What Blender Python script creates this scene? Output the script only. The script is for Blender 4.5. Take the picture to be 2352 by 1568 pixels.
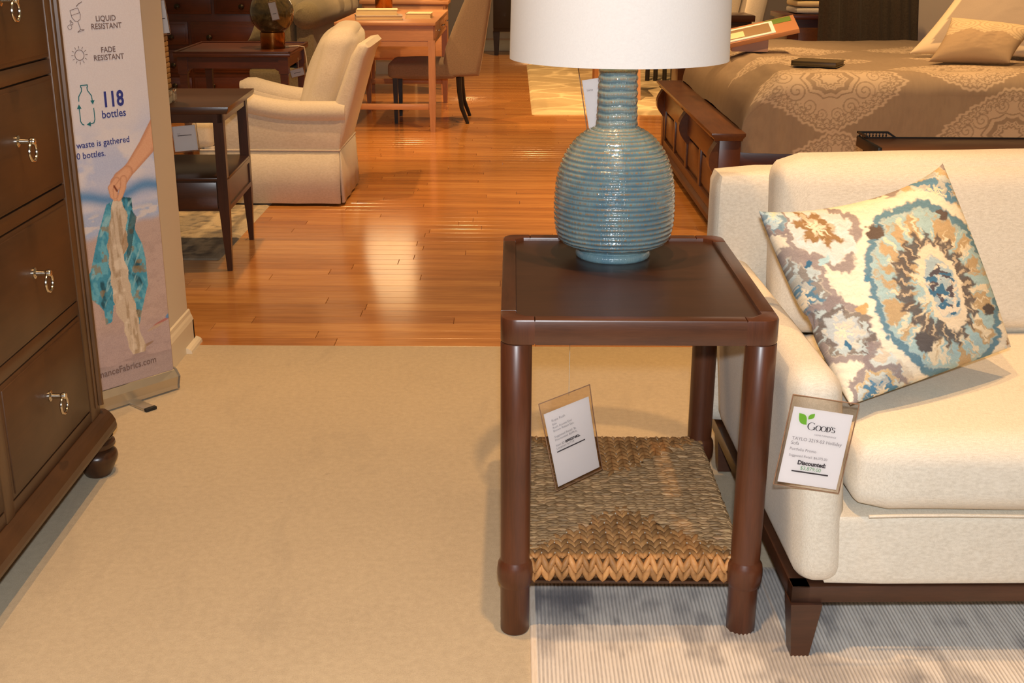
import bpy, bmesh, math, random
import numpy as np
from mathutils import Vector, Matrix
random.seed(7); rng = np.random.default_rng(7)
PI = math.pi
for o in list(bpy.data.objects): bpy.data.objects.remove(o)
S = bpy.context.scene; C = S.collection

# ------------------------------------------------------------------ camera
cam_d = bpy.data.cameras.new('camera'); cam = bpy.data.objects.new('camera', cam_d); C.objects.link(cam)
cam_d.sensor_width = 36.0; cam_d.lens = 36.0 * 2740 / 2352; cam_d.clip_start = .05; cam_d.clip_end = 100
cam.matrix_world = Matrix.Translation((0, 0, 1.3)) @ Matrix.Rotation(math.radians(90 - 18.5), 4, 'X') @ Matrix.Rotation(math.radians(0.25), 4, 'Z')
S.camera = cam
# ------------------------------------------------------------------ world, exposure
w = bpy.data.worlds.new('showroom_ambient'); S.world = w; w.use_nodes = True
w.node_tree.nodes['Background'].inputs[0].default_value = (1.0, .66, .36, 1)
w.node_tree.nodes['Background'].inputs[1].default_value = .17
S.view_settings.view_transform = 'Standard'; S.view_settings.look = 'None'
S.view_settings.exposure = 0.0; S.view_settings.gamma = 1.0; S.view_settings.use_curve_mapping = False
# ------------------------------------------------------------------ lights: camera flash and ceiling spots
def spot(name, loc, target, watts, angle, blend, col, radius):
    d = bpy.data.lights.new(name, 'SPOT'); d.energy = watts; d.spot_size = math.radians(angle); d.spot_blend = blend
    d.color = col; d.shadow_soft_size = radius
    o = bpy.data.objects.new(name, d); C.objects.link(o); o.location = loc
    o.rotation_euler = (Vector(target) - Vector(loc)).to_track_quat('-Z', 'Y').to_euler()
    return o
spot('camera_flash', (0, -.02, 1.41), (0, 6, -.55), 185, 120, .6, (.90, .95, 1.0), .028)
WARM = (1.0, .58, .24)
ZC = 3.0
spot('ceiling_spot', (.2, 1.72, 4.2), (.35, 1.95, 0), 275, 64, .55, WARM, .04)
spot('ceiling_spot', (-.45, 2.2, 4.2), (-.5, 2.45, 0), 230, 60, .55, WARM, .04)
for (x, y, tx, ty, tz, watts, ang) in [
        (-.35, 4.9, -.5, 5.0, 0, 125, 80), (1.30, 2.75, 1.30, 2.75, 0, 100, 54),
        (-1.2, 5.5, -1.1, 6.2, 0, 190, 75), (1.9, 5.9, 1.9, 6.4, 0, 190, 80), (1.75, 4.3, 1.75, 5.5, .5, 200, 62), (.2, 7.2, .3, 7.4, 0, 210, 80),
        (-.95, 7.7, -.9, 8.9, .4, 230, 75), (-2.0, 8.6, -1.7, 9.0, 0, 130, 70), (-.5, 10.2, -.5, 10.4, 0, 200, 75), (.7, 10.4, .8, 10.6, 0, 320, 85),
        (2.2, 8.3, 2.2, 9.4, 0, 170, 80), (.2, 13.5, 0, 14.0, 0, 260, 85)]:
    spot('ceiling_spot', (x, y, ZC), (tx, ty, tz), watts, ang, .55, WARM, .035)

# ------------------------------------------------------------------ helpers
def lin(c):
    c = np.asarray(c, float) / 255.0
    return np.where(c <= .04045, c / 12.92, ((c + .055) / 1.055) ** 2.4)
def rgb(*c): return tuple(float(v) for v in lin(c)) + (1.0,)
def tag(o, label=None, cat=None, group=None, kind=None):
    if label: o['label'] = label
    if cat: o['category'] = cat
    if group: o['group'] = group
    if kind: o['kind'] = kind
    return o
def thing(name, label, cat, loc=(0, 0, 0), rz=0, group=None):
    o = bpy.data.objects.new(name, None); C.objects.link(o); o.empty_display_size = .1
    o.location = loc; o.rotation_euler = (0, 0, rz)
    return tag(o, label, cat, group)
class MB:
    def __init__(s): s.bm = bmesh.new()
    def _add(s, verts, faces, smooth=False, mi=0):
        vs = [s.bm.verts.new(v) for v in verts]
        for f in faces:
            try:
                fc = s.bm.faces.new([vs[i] for i in f]); fc.smooth = smooth; fc.material_index = mi
            except ValueError: pass
        return s
    def box(s, x0, x1, y0, y1, z0, z1, bev=0, seg=2, mat=None, smooth=True, mi=0):
        t = bmesh.new(); bmesh.ops.create_cube(t, size=1)
        for v in t.verts: v.co = Vector(((x0 + x1) / 2 + v.co.x * (x1 - x0), (y0 + y1) / 2 + v.co.y * (y1 - y0), (z0 + z1) / 2 + v.co.z * (z1 - z0)))
        if bev: bmesh.ops.bevel(t, geom=list(t.edges), offset=bev, segments=seg, profile=.5, affect='EDGES')
        return s.merge(t, mat, smooth and bev > 0, mi)
    def merge(s, t, mat=None, smooth=False, mi=0):
        t.verts.index_update()
        vs = [(mat @ v.co) if mat else v.co.copy() for v in t.verts]
        fs = [[v.index for v in f.verts] for f in t.faces]; t.free()
        return s._add(vs, fs, smooth, mi)
    def lathe(s, prof, seg=32, c=(0, 0, 0), smooth=True, capped=True, mi=0):
        n = len(prof); V = []; F = []
        for r, z in prof:
            for k in range(seg):
                a = 2 * PI * k / seg; V.append((c[0] + r * math.cos(a), c[1] + r * math.sin(a), c[2] + z))
        for i in range(n - 1):
            for k in range(seg):
                k2 = (k + 1) % seg; F.append((i * seg + k, i * seg + k2, (i + 1) * seg + k2, (i + 1) * seg + k))
        if capped: F.append(tuple(range(seg - 1, -1, -1))); F.append(tuple((n - 1) * seg + k for k in range(seg)))
        return s._add(V, F, smooth, mi)
    def tube(s, pts, r, seg=8, smooth=True, flat=1.0, mi=0):
        pts = [Vector(p) for p in pts]; rs = r if isinstance(r, (list, tuple)) else [r] * len(pts)
        V = []; F = []; up = Vector((0, 0, 1)); prev = None
        for i, p in enumerate(pts):
            d = (pts[min(i + 1, len(pts) - 1)] - pts[max(i - 1, 0)]).normalized()
            if prev is None:
                a = up.cross(d)
                if a.length < .01: a = Vector((1, 0, 0)).cross(d)
            else: a = prev - d * prev.dot(d)
            a.normalize(); prev = a; b = d.cross(a)
            for k in range(seg):
                t = 2 * PI * k / seg; V.append(p + a * (rs[i] * math.cos(t)) + b * (rs[i] * flat * math.sin(t)))
        for i in range(len(pts) - 1):
            for k in range(seg):
                k2 = (k + 1) % seg; F.append((i * seg + k, i * seg + k2, (i + 1) * seg + k2, (i + 1) * seg + k))
        F.append(tuple(range(seg - 1, -1, -1))); F.append(tuple((len(pts) - 1) * seg + k for k in range(seg)))
        return s._add(V, F, smooth, mi)
    def prism(s, poly, h0, h1, axis='z', bev=0, seg=2, smooth=None, mi=0):
        """poly = 2D points; axis z: (x,y), axis y: (x,z), axis x: (y,z)"""
        t = bmesh.new()
        def P(a, b, h): return (a, b, h) if axis == 'z' else ((a, h, b) if axis == 'y' else (h, a, b))
        lo = [t.verts.new(P(a, b, h0)) for a, b in poly]; hi = [t.verts.new(P(a, b, h1)) for a, b in poly]
        t.faces.new(lo); t.faces.new(hi[::-1]); n = len(poly)
        for i in range(n): t.faces.new((lo[i], hi[i], hi[(i + 1) % n], lo[(i + 1) % n]))
        bmesh.ops.recalc_face_normals(t, faces=list(t.faces))
        if bev:
            cap = set(lo) | set(hi)
            es = [e for e in t.edges if (e.verts[0] in lo and e.verts[1] in lo) or (e.verts[0] in hi and e.verts[1] in hi)]
            bmesh.ops.bevel(t, geom=es, offset=bev, segments=seg, profile=.5, affect='EDGES')
        return s.merge(t, None, bev > 0 if smooth is None else smooth, mi)
    def taper(s, c0, s0, z0, c1, s1, z1, mi=0):
        """square tapered leg from centre c0 half size s0 at z0 to c1, s1 at z1"""
        V = [(c0[0] + a * s0, c0[1] + b * s0, z0) for a, b in ((-1, -1), (1, -1), (1, 1), (-1, 1))] + [(c1[0] + a * s1, c1[1] + b * s1, z1) for a, b in ((-1, -1), (1, -1), (1, 1), (-1, 1))]
        return s._add(V, [(3, 2, 1, 0), (4, 5, 6, 7), (0, 1, 5, 4), (1, 2, 6, 5), (2, 3, 7, 6), (3, 0, 4, 7)], False, mi)
    def build(s, name, mats, parent=None, label=None, sub=0, recalc=True):
        if recalc: bmesh.ops.recalc_face_normals(s.bm, faces=list(s.bm.faces))
        me = bpy.data.meshes.new(name); s.bm.to_mesh(me); s.bm.free()
        for m in (mats if isinstance(mats, (list, tuple)) else [mats]): me.materials.append(m)
        o = bpy.data.objects.new(name, me); C.objects.link(o); o.parent = parent
        if label: o['label'] = label
        if any(p.use_smooth for p in me.polygons): me.set_sharp_from_angle(angle=math.radians(38))
        return o
def grid_mesh(name, P, mat, parent=None, col=None, smooth=True, close_u=False, thick=0):
    """P: array (n,m,3)"""
    n, m, _ = P.shape; idx = np.arange(n * m).reshape(n, m)
    a, b, c, d = idx[:-1, :-1], idx[1:, :-1], idx[1:, 1:], idx[:-1, 1:]
    F = np.stack([a, b, c, d], -1).reshape(-1, 4)
    if close_u:
        F2 = np.stack([idx[-1, :-1], idx[0, :-1], idx[0, 1:], idx[-1, 1:]], -1); F = np.concatenate([F, F2])
    me = bpy.data.meshes.new(name); me.from_pydata(P.reshape(-1, 3).tolist(), [], F.tolist())
    if col is not None: set_col(me, col.reshape(-1, 3))
    if smooth: me.polygons.foreach_set('use_smooth', [True] * len(me.polygons))
    me.materials.append(mat); me.update()
    o = bpy.data.objects.new(name, me); C.objects.link(o); o.parent = parent
    if thick:
        md = o.modifiers.new('thickness', 'SOLIDIFY'); md.thickness = thick; md.offset = -1
    return o
def set_col(me, col, name='print'):
    at = me.color_attributes.new(name, 'FLOAT_COLOR', 'POINT')
    c = np.ones((len(me.vertices), 4), np.float32); c[:, :3] = col; at.data.foreach_set('color', c.ravel())
def puff(x0, x1, y0, y1, z0, z1, r=.04, n=14, crown=(0, 0, 0), wr=0, seed=0, bm=None, shear=None, q=2.0):
    """soft upholstered block: rounded box with crowned faces"""
    t = bmesh.new(); bmesh.ops.create_cube(t, size=2); bmesh.ops.subdivide_edges(t, edges=list(t.edges), cuts=n, use_grid_fill=True)
    h = Vector(((x1 - x0) / 2, (y1 - y0) / 2, (z1 - z0) / 2)); c = Vector(((x0 + x1) / 2, (y0 + y1) / 2, (z0 + z1) / 2))
    rs = np.random.default_rng(seed); ph = rs.uniform(0, 6, 9)
    for v in t.verts:
        u = v.co.copy()
        # put more samples near the edges
        e = Vector([math.copysign(abs(k) ** .75, k) for k in u])
        p = Vector((e.x * h.x, e.y * h.y, e.z * h.z))
        inner = Vector([max(-(h[i] - r), min(h[i] - r, p[i])) for i in range(3)])
        d = p - inner
        if d.length > 1e-6:
            k = max(abs(d.x), abs(d.y), abs(d.z)) / d.length; p = inner + d * k if d.length > 0 else p
        f = [1 - e[i] ** 2 for i in range(3)]
        p.x += crown[0] * e.x * f[1] * f[2]; p.y += crown[1] * e.y * f[0] * f[2]; p.z += crown[2] * e.z * f[0] * f[1]
        if wr:
            g = wr * (math.sin(9 * p.x + 7 * p.z + ph[0]) * math.sin(11 * p.y - 5 * p.x + ph[1]) + .6 * math.sin(23 * p.z + 13 * p.y + ph[2]) * math.sin(17 * p.x + ph[3]))
            p += v.co.normalized() * g
        q_ = p + c
        if shear: q_ = shear(q_)
        v.co = q_
    return t
def soft(name, mat, parent, *a, **k):
    mb = MB(); mb.merge(puff(*a, **k), None, True); return mb.build(name, mat, parent)
def text_mesh(s, size, mat, parent, M, extrude=0, align='CENTER', bold=0, sx=1.0, name='lettering'):
    cu = bpy.data.curves.new('t', 'FONT'); cu.body = s; cu.size = size; cu.align_x = align; cu.offset = bold; cu.resolution_u = 3
    ob = bpy.data.objects.new('t', cu); C.objects.link(ob)
    me = bpy.data.meshes.new_from_object(ob); bpy.data.objects.remove(ob); bpy.data.curves.remove(cu)
    for v in me.vertices: v.co = M @ Vector((v.co.x * sx, v.co.y, 0))
    me.name = name; me.materials.clear(); me.materials.append(mat)
    o = bpy.data.objects.new(name, me); C.objects.link(o); o.parent = parent
    return o
# ------------------------------------------------------------------ materials
def new_mat(name):
    m = bpy.data.materials.new(name); m.use_nodes = True; nt = m.node_tree
    return m, nt, nt.nodes['Principled BSDF']
def N(nt, typ, **kw):
    n = nt.nodes.new(typ)
    for k, v in kw.items(): setattr(n, k, v)
    return n
def ramp(nt, fac, stops):
    r = N(nt, 'ShaderNodeValToRGB'); e = r.color_ramp.elements
    while len(e) < len(stops): e.new(.5)
    for i, (p, c) in enumerate(stops): e[i].position = p; e[i].color = c
    nt.links.new(fac, r.inputs[0]); return r.outputs[0]
def coords(nt, scale=(1, 1, 1), rot=(0, 0, 0), src='Object'):
    tc = N(nt, 'ShaderNodeTexCoord'); mp = N(nt, 'ShaderNodeMapping'); mp.inputs['Scale'].default_value = scale; mp.inputs['Rotation'].default_value = rot
    nt.links.new(tc.outputs[src], mp.inputs[0]); return mp.outputs[0]
def noise(nt, vec, scale, detail=3, rough=.55, dist=0):
    n = N(nt, 'ShaderNodeTexNoise'); n.inputs['Scale'].default_value = scale; n.inputs['Detail'].default_value = detail
    n.inputs['Roughness'].default_value = rough; n.inputs['Distortion'].default_value = dist
    if vec is not None: nt.links.new(vec, n.inputs['Vector'])
    return n.outputs[0]
def bump(nt, b, height, strength=.3, dist=.002):
    n = N(nt, 'ShaderNodeBump'); n.inputs['Strength'].default_value = strength; n.inputs['Distance'].default_value = dist
    nt.links.new(height, n.inputs['Height']); nt.links.new(n.outputs[0], b.inputs['Normal']); return n
def mixc(nt, fac, a, b, mode='MIX'):
    m = N(nt, 'ShaderNodeMix', data_type='RGBA', blend_type=mode)
    for s_, v in ((0, fac), (6, a), (7, b)):
        if isinstance(v, (int, float)): m.inputs[s_].default_value = v
        elif isinstance(v, tuple): m.inputs[s_].default_value = v
        else: nt.links.new(v, m.inputs[s_])
    return m.outputs[2]
def plain(name, c, rough=.5, metal=0, spec=.5, coat=0, **kw):
    m, nt, b = new_mat(name); b.inputs['Base Color'].default_value = c; b.inputs['Roughness'].default_value = rough
    b.inputs['Metallic'].default_value = metal; b.inputs['Specular IOR Level'].default_value = spec; b.inputs['Coat Weight'].default_value = coat
    for k, v in kw.items(): b.inputs[k.replace('_', ' ')].default_value = v
    # slight surface variation keeps it from looking like plastic
    n = noise(nt, coords(nt, (1, 1, 1)), 40, 2); mr = N(nt, 'ShaderNodeMapRange'); mr.inputs[3].default_value = rough * .9; mr.inputs[4].default_value = min(1, rough * 1.1)
    nt.links.new(n, mr.inputs[0]); nt.links.new(mr.outputs[0], b.inputs['Roughness'])
    return m
def wood(name, dark, light, axis='x', rough=.35, fine=1.0, coat=.15, blotch=.35):
    m, nt, b = new_mat(name)
    sc = {'x': (1.2, 14, 14), 'y': (14, 1.2, 14), 'z': (14, 14, 1.2)}[axis]
    v = coords(nt, sc); n1 = noise(nt, v, 4.0 * fine, 5, .6, .6)
    v2 = coords(nt, tuple(k * 3 for k in sc)); n2 = noise(nt, v2, 9 * fine, 3, .6)
    n3 = noise(nt, coords(nt), 3.5, 3)
    c = ramp(nt, n1, [(.28, dark), (.72, light)])
    c = mixc(nt, .35, c, ramp(nt, n2, [(.3, dark), (.7, light)]), 'MIX')
    c = mixc(nt, blotch, c, ramp(nt, n3, [(.3, tuple(x * .75 for x in dark[:3]) + (1,)), (.7, tuple(min(1, x * 1.15) for x in light[:3]) + (1,))]))
    nt.links.new(c, b.inputs['Base Color']); b.inputs['Roughness'].default_value = rough; b.inputs['Coat Weight'].default_value = coat; b.inputs['Coat Roughness'].default_value = .25
    bump(nt, b, n2, .12, .0006); return m
def fabric(name, c, c2=None, scale=900, rough=.9, bs=.35, slub=.25):
    m, nt, b = new_mat(name); c2 = c2 or tuple(k * .86 for k in c[:3]) + (1,)
    h = noise(nt, coords(nt, (1, .12, 1)), scale, 2); hv = noise(nt, coords(nt, (.12, 1, .25)), scale, 2)
    big = noise(nt, coords(nt), 6, 3)
    f = N(nt, 'ShaderNodeMath', operation='ADD'); nt.links.new(h, f.inputs[0]); nt.links.new(hv, f.inputs[1])
    f2 = N(nt, 'ShaderNodeMath', operation='MULTIPLY'); nt.links.new(f.outputs[0], f2.inputs[0]); f2.inputs[1].default_value = .5
    col = ramp(nt, f2.outputs[0], [(.35, c2), (.62, c)])
    col = mixc(nt, slub * .5, col, ramp(nt, big, [(.35, c2), (.65, c)]))
    nt.links.new(col, b.inputs['Base Color']); b.inputs['Roughness'].default_value = rough; b.inputs['Specular IOR Level'].default_value = .2
    b.inputs['Sheen Weight'].default_value = .15
    bump(nt, b, f2.outputs[0], bs, .0012); return m
def printed(name, rough=.85, weave=700, bs=.25, spec=.2):
    m, nt, b = new_mat(name); a = N(nt, 'ShaderNodeVertexColor'); a.layer_name = 'print'
    h = noise(nt, coords(nt, (1, .2, 1)), weave, 2)
    col = mixc(nt, .18, a.outputs[0], ramp(nt, h, [(.3, (.25, .25, .25, 1)), (.7, (.75, .75, .75, 1))]), 'OVERLAY')
    nt.links.new(col, b.inputs['Base Color']); b.inputs['Roughness'].default_value = rough; b.inputs['Specular IOR Level'].default_value = spec
    bump(nt, b, h, bs, .001); return m

M_table = wood('walnut_stain', rgb(56, 30, 18), rgb(96, 56, 34), 'x', .33)
M_tablez = wood('walnut_stain_upright', rgb(60, 30, 17), rgb(100, 54, 31), 'z', .36)
M_tabley = wood('walnut_stain_panel', rgb(50, 30, 20), rgb(72, 45, 31), 'x', .30, .8)
M_dress = wood('brown_maple', rgb(53, 34, 20), rgb(86, 57, 34), 'y', .42, .6, .1, .55)
M_dressz = wood('brown_maple_upright', rgb(66, 44, 25), rgb(108, 76, 46), 'z', .42, .6, .1, .4)
M_dressdk = wood('brown_maple_dark', rgb(46, 28, 17), rgb(74, 46, 28), 'z', .3)
M_bedwood = wood('bed_cherry', rgb(66, 38, 20), rgb(108, 66, 36), 'y', .33)
M_darkwood = wood('dark_mahogany', rgb(58, 28, 18), rgb(98, 48, 30), 'x', .32)
M_espresso = wood('espresso_wood', rgb(52, 32, 22), rgb(86, 54, 36), 'x', .28)
M_espressoz = wood('espresso_wood_upright', rgb(52, 32, 22), rgb(84, 50, 34), 'z', .32)
M_oak = wood('light_oak', rgb(176, 124, 84), rgb(206, 152, 108), 'x', .42, 1, .1, .2)
M_oakz = wood('light_oak_upright', rgb(176, 124, 84), rgb(204, 150, 106), 'z', .42, 1, .1, .2)
M_sofaleg = wood('sofa_base_wood', rgb(48, 27, 17), rgb(82, 48, 30), 'x', .35)
M_black = plain('black_lacquer', rgb(34, 28, 25), .45)
M_linen = fabric('ivory_linen', rgb(232, 224, 208), rgb(206, 196, 178), 800)
M_cream = fabric('cream_upholstery', rgb(232, 222, 206), rgb(210, 198, 178), 700)
M_taupe = fabric('taupe_chair_fabric', rgb(160, 140, 118), rgb(136, 118, 98), 700)
M_greysofa = fabric('grey_green_twill', rgb(136, 126, 100), rgb(104, 98, 78), 500)
M_throw = fabric('charcoal_velvet', rgb(88, 78, 62), rgb(66, 58, 46), 300, .8)
M_white = fabric('lamp_shade_linen', rgb(240, 238, 236), rgb(234, 231, 229), 900, .85, .1)
M_wall = plain('beige_wall_paint', rgb(222, 210, 190), .7, spec=.3)
M_trim = plain('cream_trim_paint', rgb(228, 216, 192), .45)
M_alu = plain('brushed_aluminium', rgb(200, 194, 182), .38, .85)
M_rubber = plain('black_rubber', rgb(28, 28, 28), .6)
M_chrome = plain('polished_nickel', rgb(214, 208, 196), .14, 1)
M_brass = plain('antique_brass', rgb(176, 118, 58), .28, 1)
M_bronze = plain('oil_bronze', rgb(60, 52, 40), .35, .8)
M_paper = plain('white_paper', rgb(240, 236, 238), .75, spec=.25)
M_page = plain('aged_page', rgb(236, 214, 166), .8, spec=.2)
M_ink = plain('grey_ink', rgb(150, 142, 146), .8)
M_inkdk = plain('dark_ink', rgb(70, 64, 70), .8)
M_inkgreen = plain('pale_green_ink', rgb(130, 176, 136), .8)
M_inkbrown = plain('taupe_print', rgb(120, 98, 92), .8)
M_inkblue = plain('navy_print', rgb(50, 56, 132), .8)
M_inkteal = plain('teal_print', rgb(28, 112, 118), .8)
M_leaf = plain('leaf_green_print', rgb(128, 190, 60), .8)
M_string = plain('clear_filament', rgb(200, 190, 170), .2, spec=.6)
M_bookcov = plain('book_cover_brown', rgb(92, 76, 44), .45)
M_wipe = plain('brochure_wood_print', rgb(186, 130, 90), .45)
M_green = plain('brochure_green_band', rgb(104, 132, 52), .5)
M_photo = plain('brochure_photo', rgb(150, 124, 92), .5)
M_globe = None
def glass(name, c, rough=.03, tr=1.0, ior=1.45, alpha=1):
    m, nt, b = new_mat(name); b.inputs['Base Color'].default_value = c; b.inputs['Roughness'].default_value = rough
    b.inputs['Transmission Weight'].default_value = tr; b.inputs['IOR'].default_value = ior; return m
M_crystal = glass('clear_acrylic', rgb(240, 232, 214), .03)
def sleeve_mat():
    m, nt, b = new_mat('clear_vinyl_sleeve'); out = nt.nodes['Material Output']
    tr = N(nt, 'ShaderNodeBsdfTransparent'); tr.inputs[0].default_value = (.93, .89, .85, 1)
    gl = N(nt, 'ShaderNodeBsdfGlossy'); gl.inputs['Roughness'].default_value = .08
    fr = N(nt, 'ShaderNodeFresnel'); fr.inputs[0].default_value = 1.45
    mx = N(nt, 'ShaderNodeMixShader'); nt.links.new(fr.outputs[0], mx.inputs[0]); nt.links.new(tr.outputs[0], mx.inputs[1]); nt.links.new(gl.outputs[0], mx.inputs[2])
    nt.links.new(mx.outputs[0], out.inputs['Surface']); return m
M_sleeve = sleeve_mat()
def globe_mat():
    m, nt, b = new_mat('mottled_olive_glass'); n = noise(nt, coords(nt), 14, 5, .65, 1.5)
    nt.links.new(ramp(nt, n, [(.3, rgb(46, 40, 22)), (.6, rgb(92, 78, 46)), (.8, rgb(132, 112, 70))]), b.inputs['Base Color'])
    b.inputs['Roughness'].default_value = .12; b.inputs['Coat Weight'].default_value = .6; return m
M_globe = globe_mat()
def shade_lit():
    m, nt, b = new_mat('lit_lamp_shade'); b.inputs['Base Color'].default_value = rgb(240, 226, 196)
    n = noise(nt, coords(nt), 60, 2); b.inputs['Emission Color'].default_value = (1, .72, .38, 1); b.inputs['Emission Strength'].default_value = 2.4
    nt.links.new(ramp(nt, n, [(.3, rgb(232, 216, 184)), (.7, rgb(244, 230, 202))]), b.inputs['Base Color']); return m
M_litshade = shade_lit()
def carpet_mat():
    m, nt, b = new_mat('beige_carpet'); v = coords(nt)
    f = noise(nt, v, 420, 3, .7); g = noise(nt, v, 60, 4, .65); big = noise(nt, v, 2.2, 5, .62, .4); st = noise(nt, coords(nt, (1, .35, 1), (0, 0, .5)), 5, 4, .7, 1)
    c = ramp(nt, big, [(.3, rgb(190, 170, 136)), (.7, rgb(208, 188, 152))])
    c = mixc(nt, .38, c, ramp(nt, g, [(.32, rgb(164, 142, 108)), (.68, rgb(220, 202, 168))]))
    sp = noise(nt, v, 24, 2, .5); c = mixc(nt, ramp(nt, sp, [(.74, (0, 0, 0, 1)), (.80, (.5, .5, .5, 1))]), c, rgb(134, 112, 84))
    c = mixc(nt, ramp(nt, st, [(.56, (0, 0, 0, 1)), (.72, (.36, .36, .36, 1))]), c, rgb(150, 132, 106))
    c = mixc(nt, .4, c, ramp(nt, f, [(.25, rgb(160, 146, 120)), (.75, rgb(222, 206, 178))]))
    nt.links.new(c, b.inputs['Base Color']); b.inputs['Roughness'].default_value = .95; b.inputs['Specular IOR Level'].default_value = .1; b.inputs['Sheen Weight'].default_value = .2
    bump(nt, b, f, .6, .003); return m
M_carpet = carpet_mat()
def plank_mat():
    m, nt, b = new_mat('honey_oak_plank'); a = N(nt, 'ShaderNodeVertexColor'); a.layer_name = 'print'
    n = noise(nt, coords(nt, (1, 12, 12), src='Object'), 2.5, 5, .62, .8); n2 = noise(nt, coords(nt, (2, 40, 40)), 6, 3, .6)
    c = mixc(nt, .5, a.outputs[0], ramp(nt, n, [(.3, (.30, .27, .22, 1)), (.7, (.72, .72, .70, 1))]), 'OVERLAY')
    c = mixc(nt, .2, c, ramp(nt, n2, [(.35, (.3, .27, .22, 1)), (.7, (.7, .7, .7, 1))]), 'OVERLAY')
    nt.links.new(c, b.inputs['Base Color']); b.inputs['Roughness'].default_value = .16; b.inputs['Specular IOR Level'].default_value = .45
    b.inputs['Coat Weight'].default_value = .3; b.inputs['Coat Roughness'].default_value = .12
    bump(nt, b, n2, .06, .0008); return m
M_plank = plank_mat()
def ceramic_mat():
    m, nt, b = new_mat('blue_glazed_stoneware'); tc = N(nt, 'ShaderNodeTexCoord'); sep = N(nt, 'ShaderNodeSeparateXYZ'); nt.links.new(tc.outputs['Object'], sep.inputs[0])
    at = N(nt, 'ShaderNodeMath', operation='ARCTAN2'); nt.links.new(sep.outputs[1], at.inputs[0]); nt.links.new(sep.outputs[0], at.inputs[1])
    cb = N(nt, 'ShaderNodeCombineXYZ'); nt.links.new(at.outputs[0], cb.inputs[0]); nt.links.new(sep.outputs[2], cb.inputs[2])
    mp = N(nt, 'ShaderNodeMapping'); mp.inputs['Scale'].default_value = (30, 1, 90); nt.links.new(cb.outputs[0], mp.inputs[0])
    ch = noise(nt, mp.outputs[0], 1.0, 2, .6)
    rd = N(nt, 'ShaderNodeVertexColor'); rd.layer_name = 'print'
    patch = noise(nt, coords(nt), 16, 3, .6)
    c = ramp(nt, patch, [(.3, rgb(98, 134, 150)), (.55, rgb(124, 154, 160)), (.75, rgb(150, 166, 160))])
    r = N(nt, 'ShaderNodeSeparateColor'); nt.links.new(rd.outputs[0], r.inputs[0])
    k = N(nt, 'ShaderNodeMath', operation='MULTIPLY'); nt.links.new(ramp(nt, ch, [(.42, (0, 0, 0, 1)), (.60, (1, 1, 1, 1))]), k.inputs[0]); nt.links.new(r.outputs[0], k.inputs[1])
    c = mixc(nt, k.outputs[0], c, rgb(158, 134, 104))
    groove = N(nt, 'ShaderNodeMath', operation='MULTIPLY'); nt.links.new(r.outputs[1], groove.inputs[0]); groove.inputs[1].default_value = .55
    c = mixc(nt, groove.outputs[0], c, rgb(74, 100, 116))
    nt.links.new(c, b.inputs['Base Color']); b.inputs['Roughness'].default_value = .1; b.inputs['Coat Weight'].default_value = 1.0; b.inputs['Coat Roughness'].default_value = .02
    bump(nt, b, ch, .5, .0025); return m
M_ceramic = ceramic_mat()
def weave_mat():
    m, nt, b = new_mat('water_hyacinth'); v = coords(nt); n = noise(nt, v, 70, 4, .6); f = noise(nt, v, 600, 2)
    a = N(nt, 'ShaderNodeVertexColor'); a.layer_name = 'print'
    c = mixc(nt, .55, a.outputs[0], ramp(nt, n, [(.25, (.22, .2, .17, 1)), (.75, (.74, .72, .68, 1))]), 'OVERLAY')
    nt.links.new(c, b.inputs['Base Color']); b.inputs['Roughness'].default_value = .5; b.inputs['Specular IOR Level'].default_value = .35
    bump(nt, b, f, .4, .001); return m
M_weave = weave_mat()
M_bead = plain('pale_twine_knot', rgb(214, 204, 184), .5)
M_print = printed('printed_cotton'); M_banner = printed('printed_vinyl', .5, 300, .05, .4); M_damask = printed('woven_damask', .85, 900, .3)
M_rugp = printed('printed_rug_pile', .95, 260, .7, .1)

# ------------------------------------------------------------------ numpy pattern helpers
def vnoise(x, y, seed=0):
    xi = np.floor(x).astype(int); yi = np.floor(y).astype(int); xf = x - xi; yf = y - yi
    def hsh(a, b):
        n = (a * 374761393 + b * 668265263 + seed * 974634211) & 0x7fffffff; n = ((n ^ (n >> 13)) * 1274126177) & 0x7fffffff
        return ((n ^ (n >> 16)) & 0xffff) / 65535.0
    u = xf * xf * (3 - 2 * xf); v = yf * yf * (3 - 2 * yf)
    return (hsh(xi, yi) * (1 - u) + hsh(xi + 1, yi) * u) * (1 - v) + (hsh(xi, yi + 1) * (1 - u) + hsh(xi + 1, yi + 1) * u) * v
def fbm(x, y, seed=0, o=4):
    r = 0; a = .5; t = 0
    for i in range(o): r = r + a * vnoise(x * 2 ** i, y * 2 ** i, seed + i); t += a; a *= .5
    return r / t
def sstep(a, b, x):
    t = np.clip((x - a) / (b - a), 0, 1); return t * t * (3 - 2 * t)
def lay(col, mask, c):
    m = np.clip(mask, 0, 1)[..., None]; return col * (1 - m) + lin(c) * m
def inpoly(px, py, poly):
    ins = np.zeros(px.shape, bool); n = len(poly)
    for i in range(n):
        x1, y1 = poly[i]; x2, y2 = poly[(i + 1) % n]
        cnd = ((y1 > py) != (y2 > py)); xx = (x2 - x1) * (py - y1) / ((y2 - y1) if y2 != y1 else 1e-9) + x1
        ins ^= cnd & (px < xx)
    return ins

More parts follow.
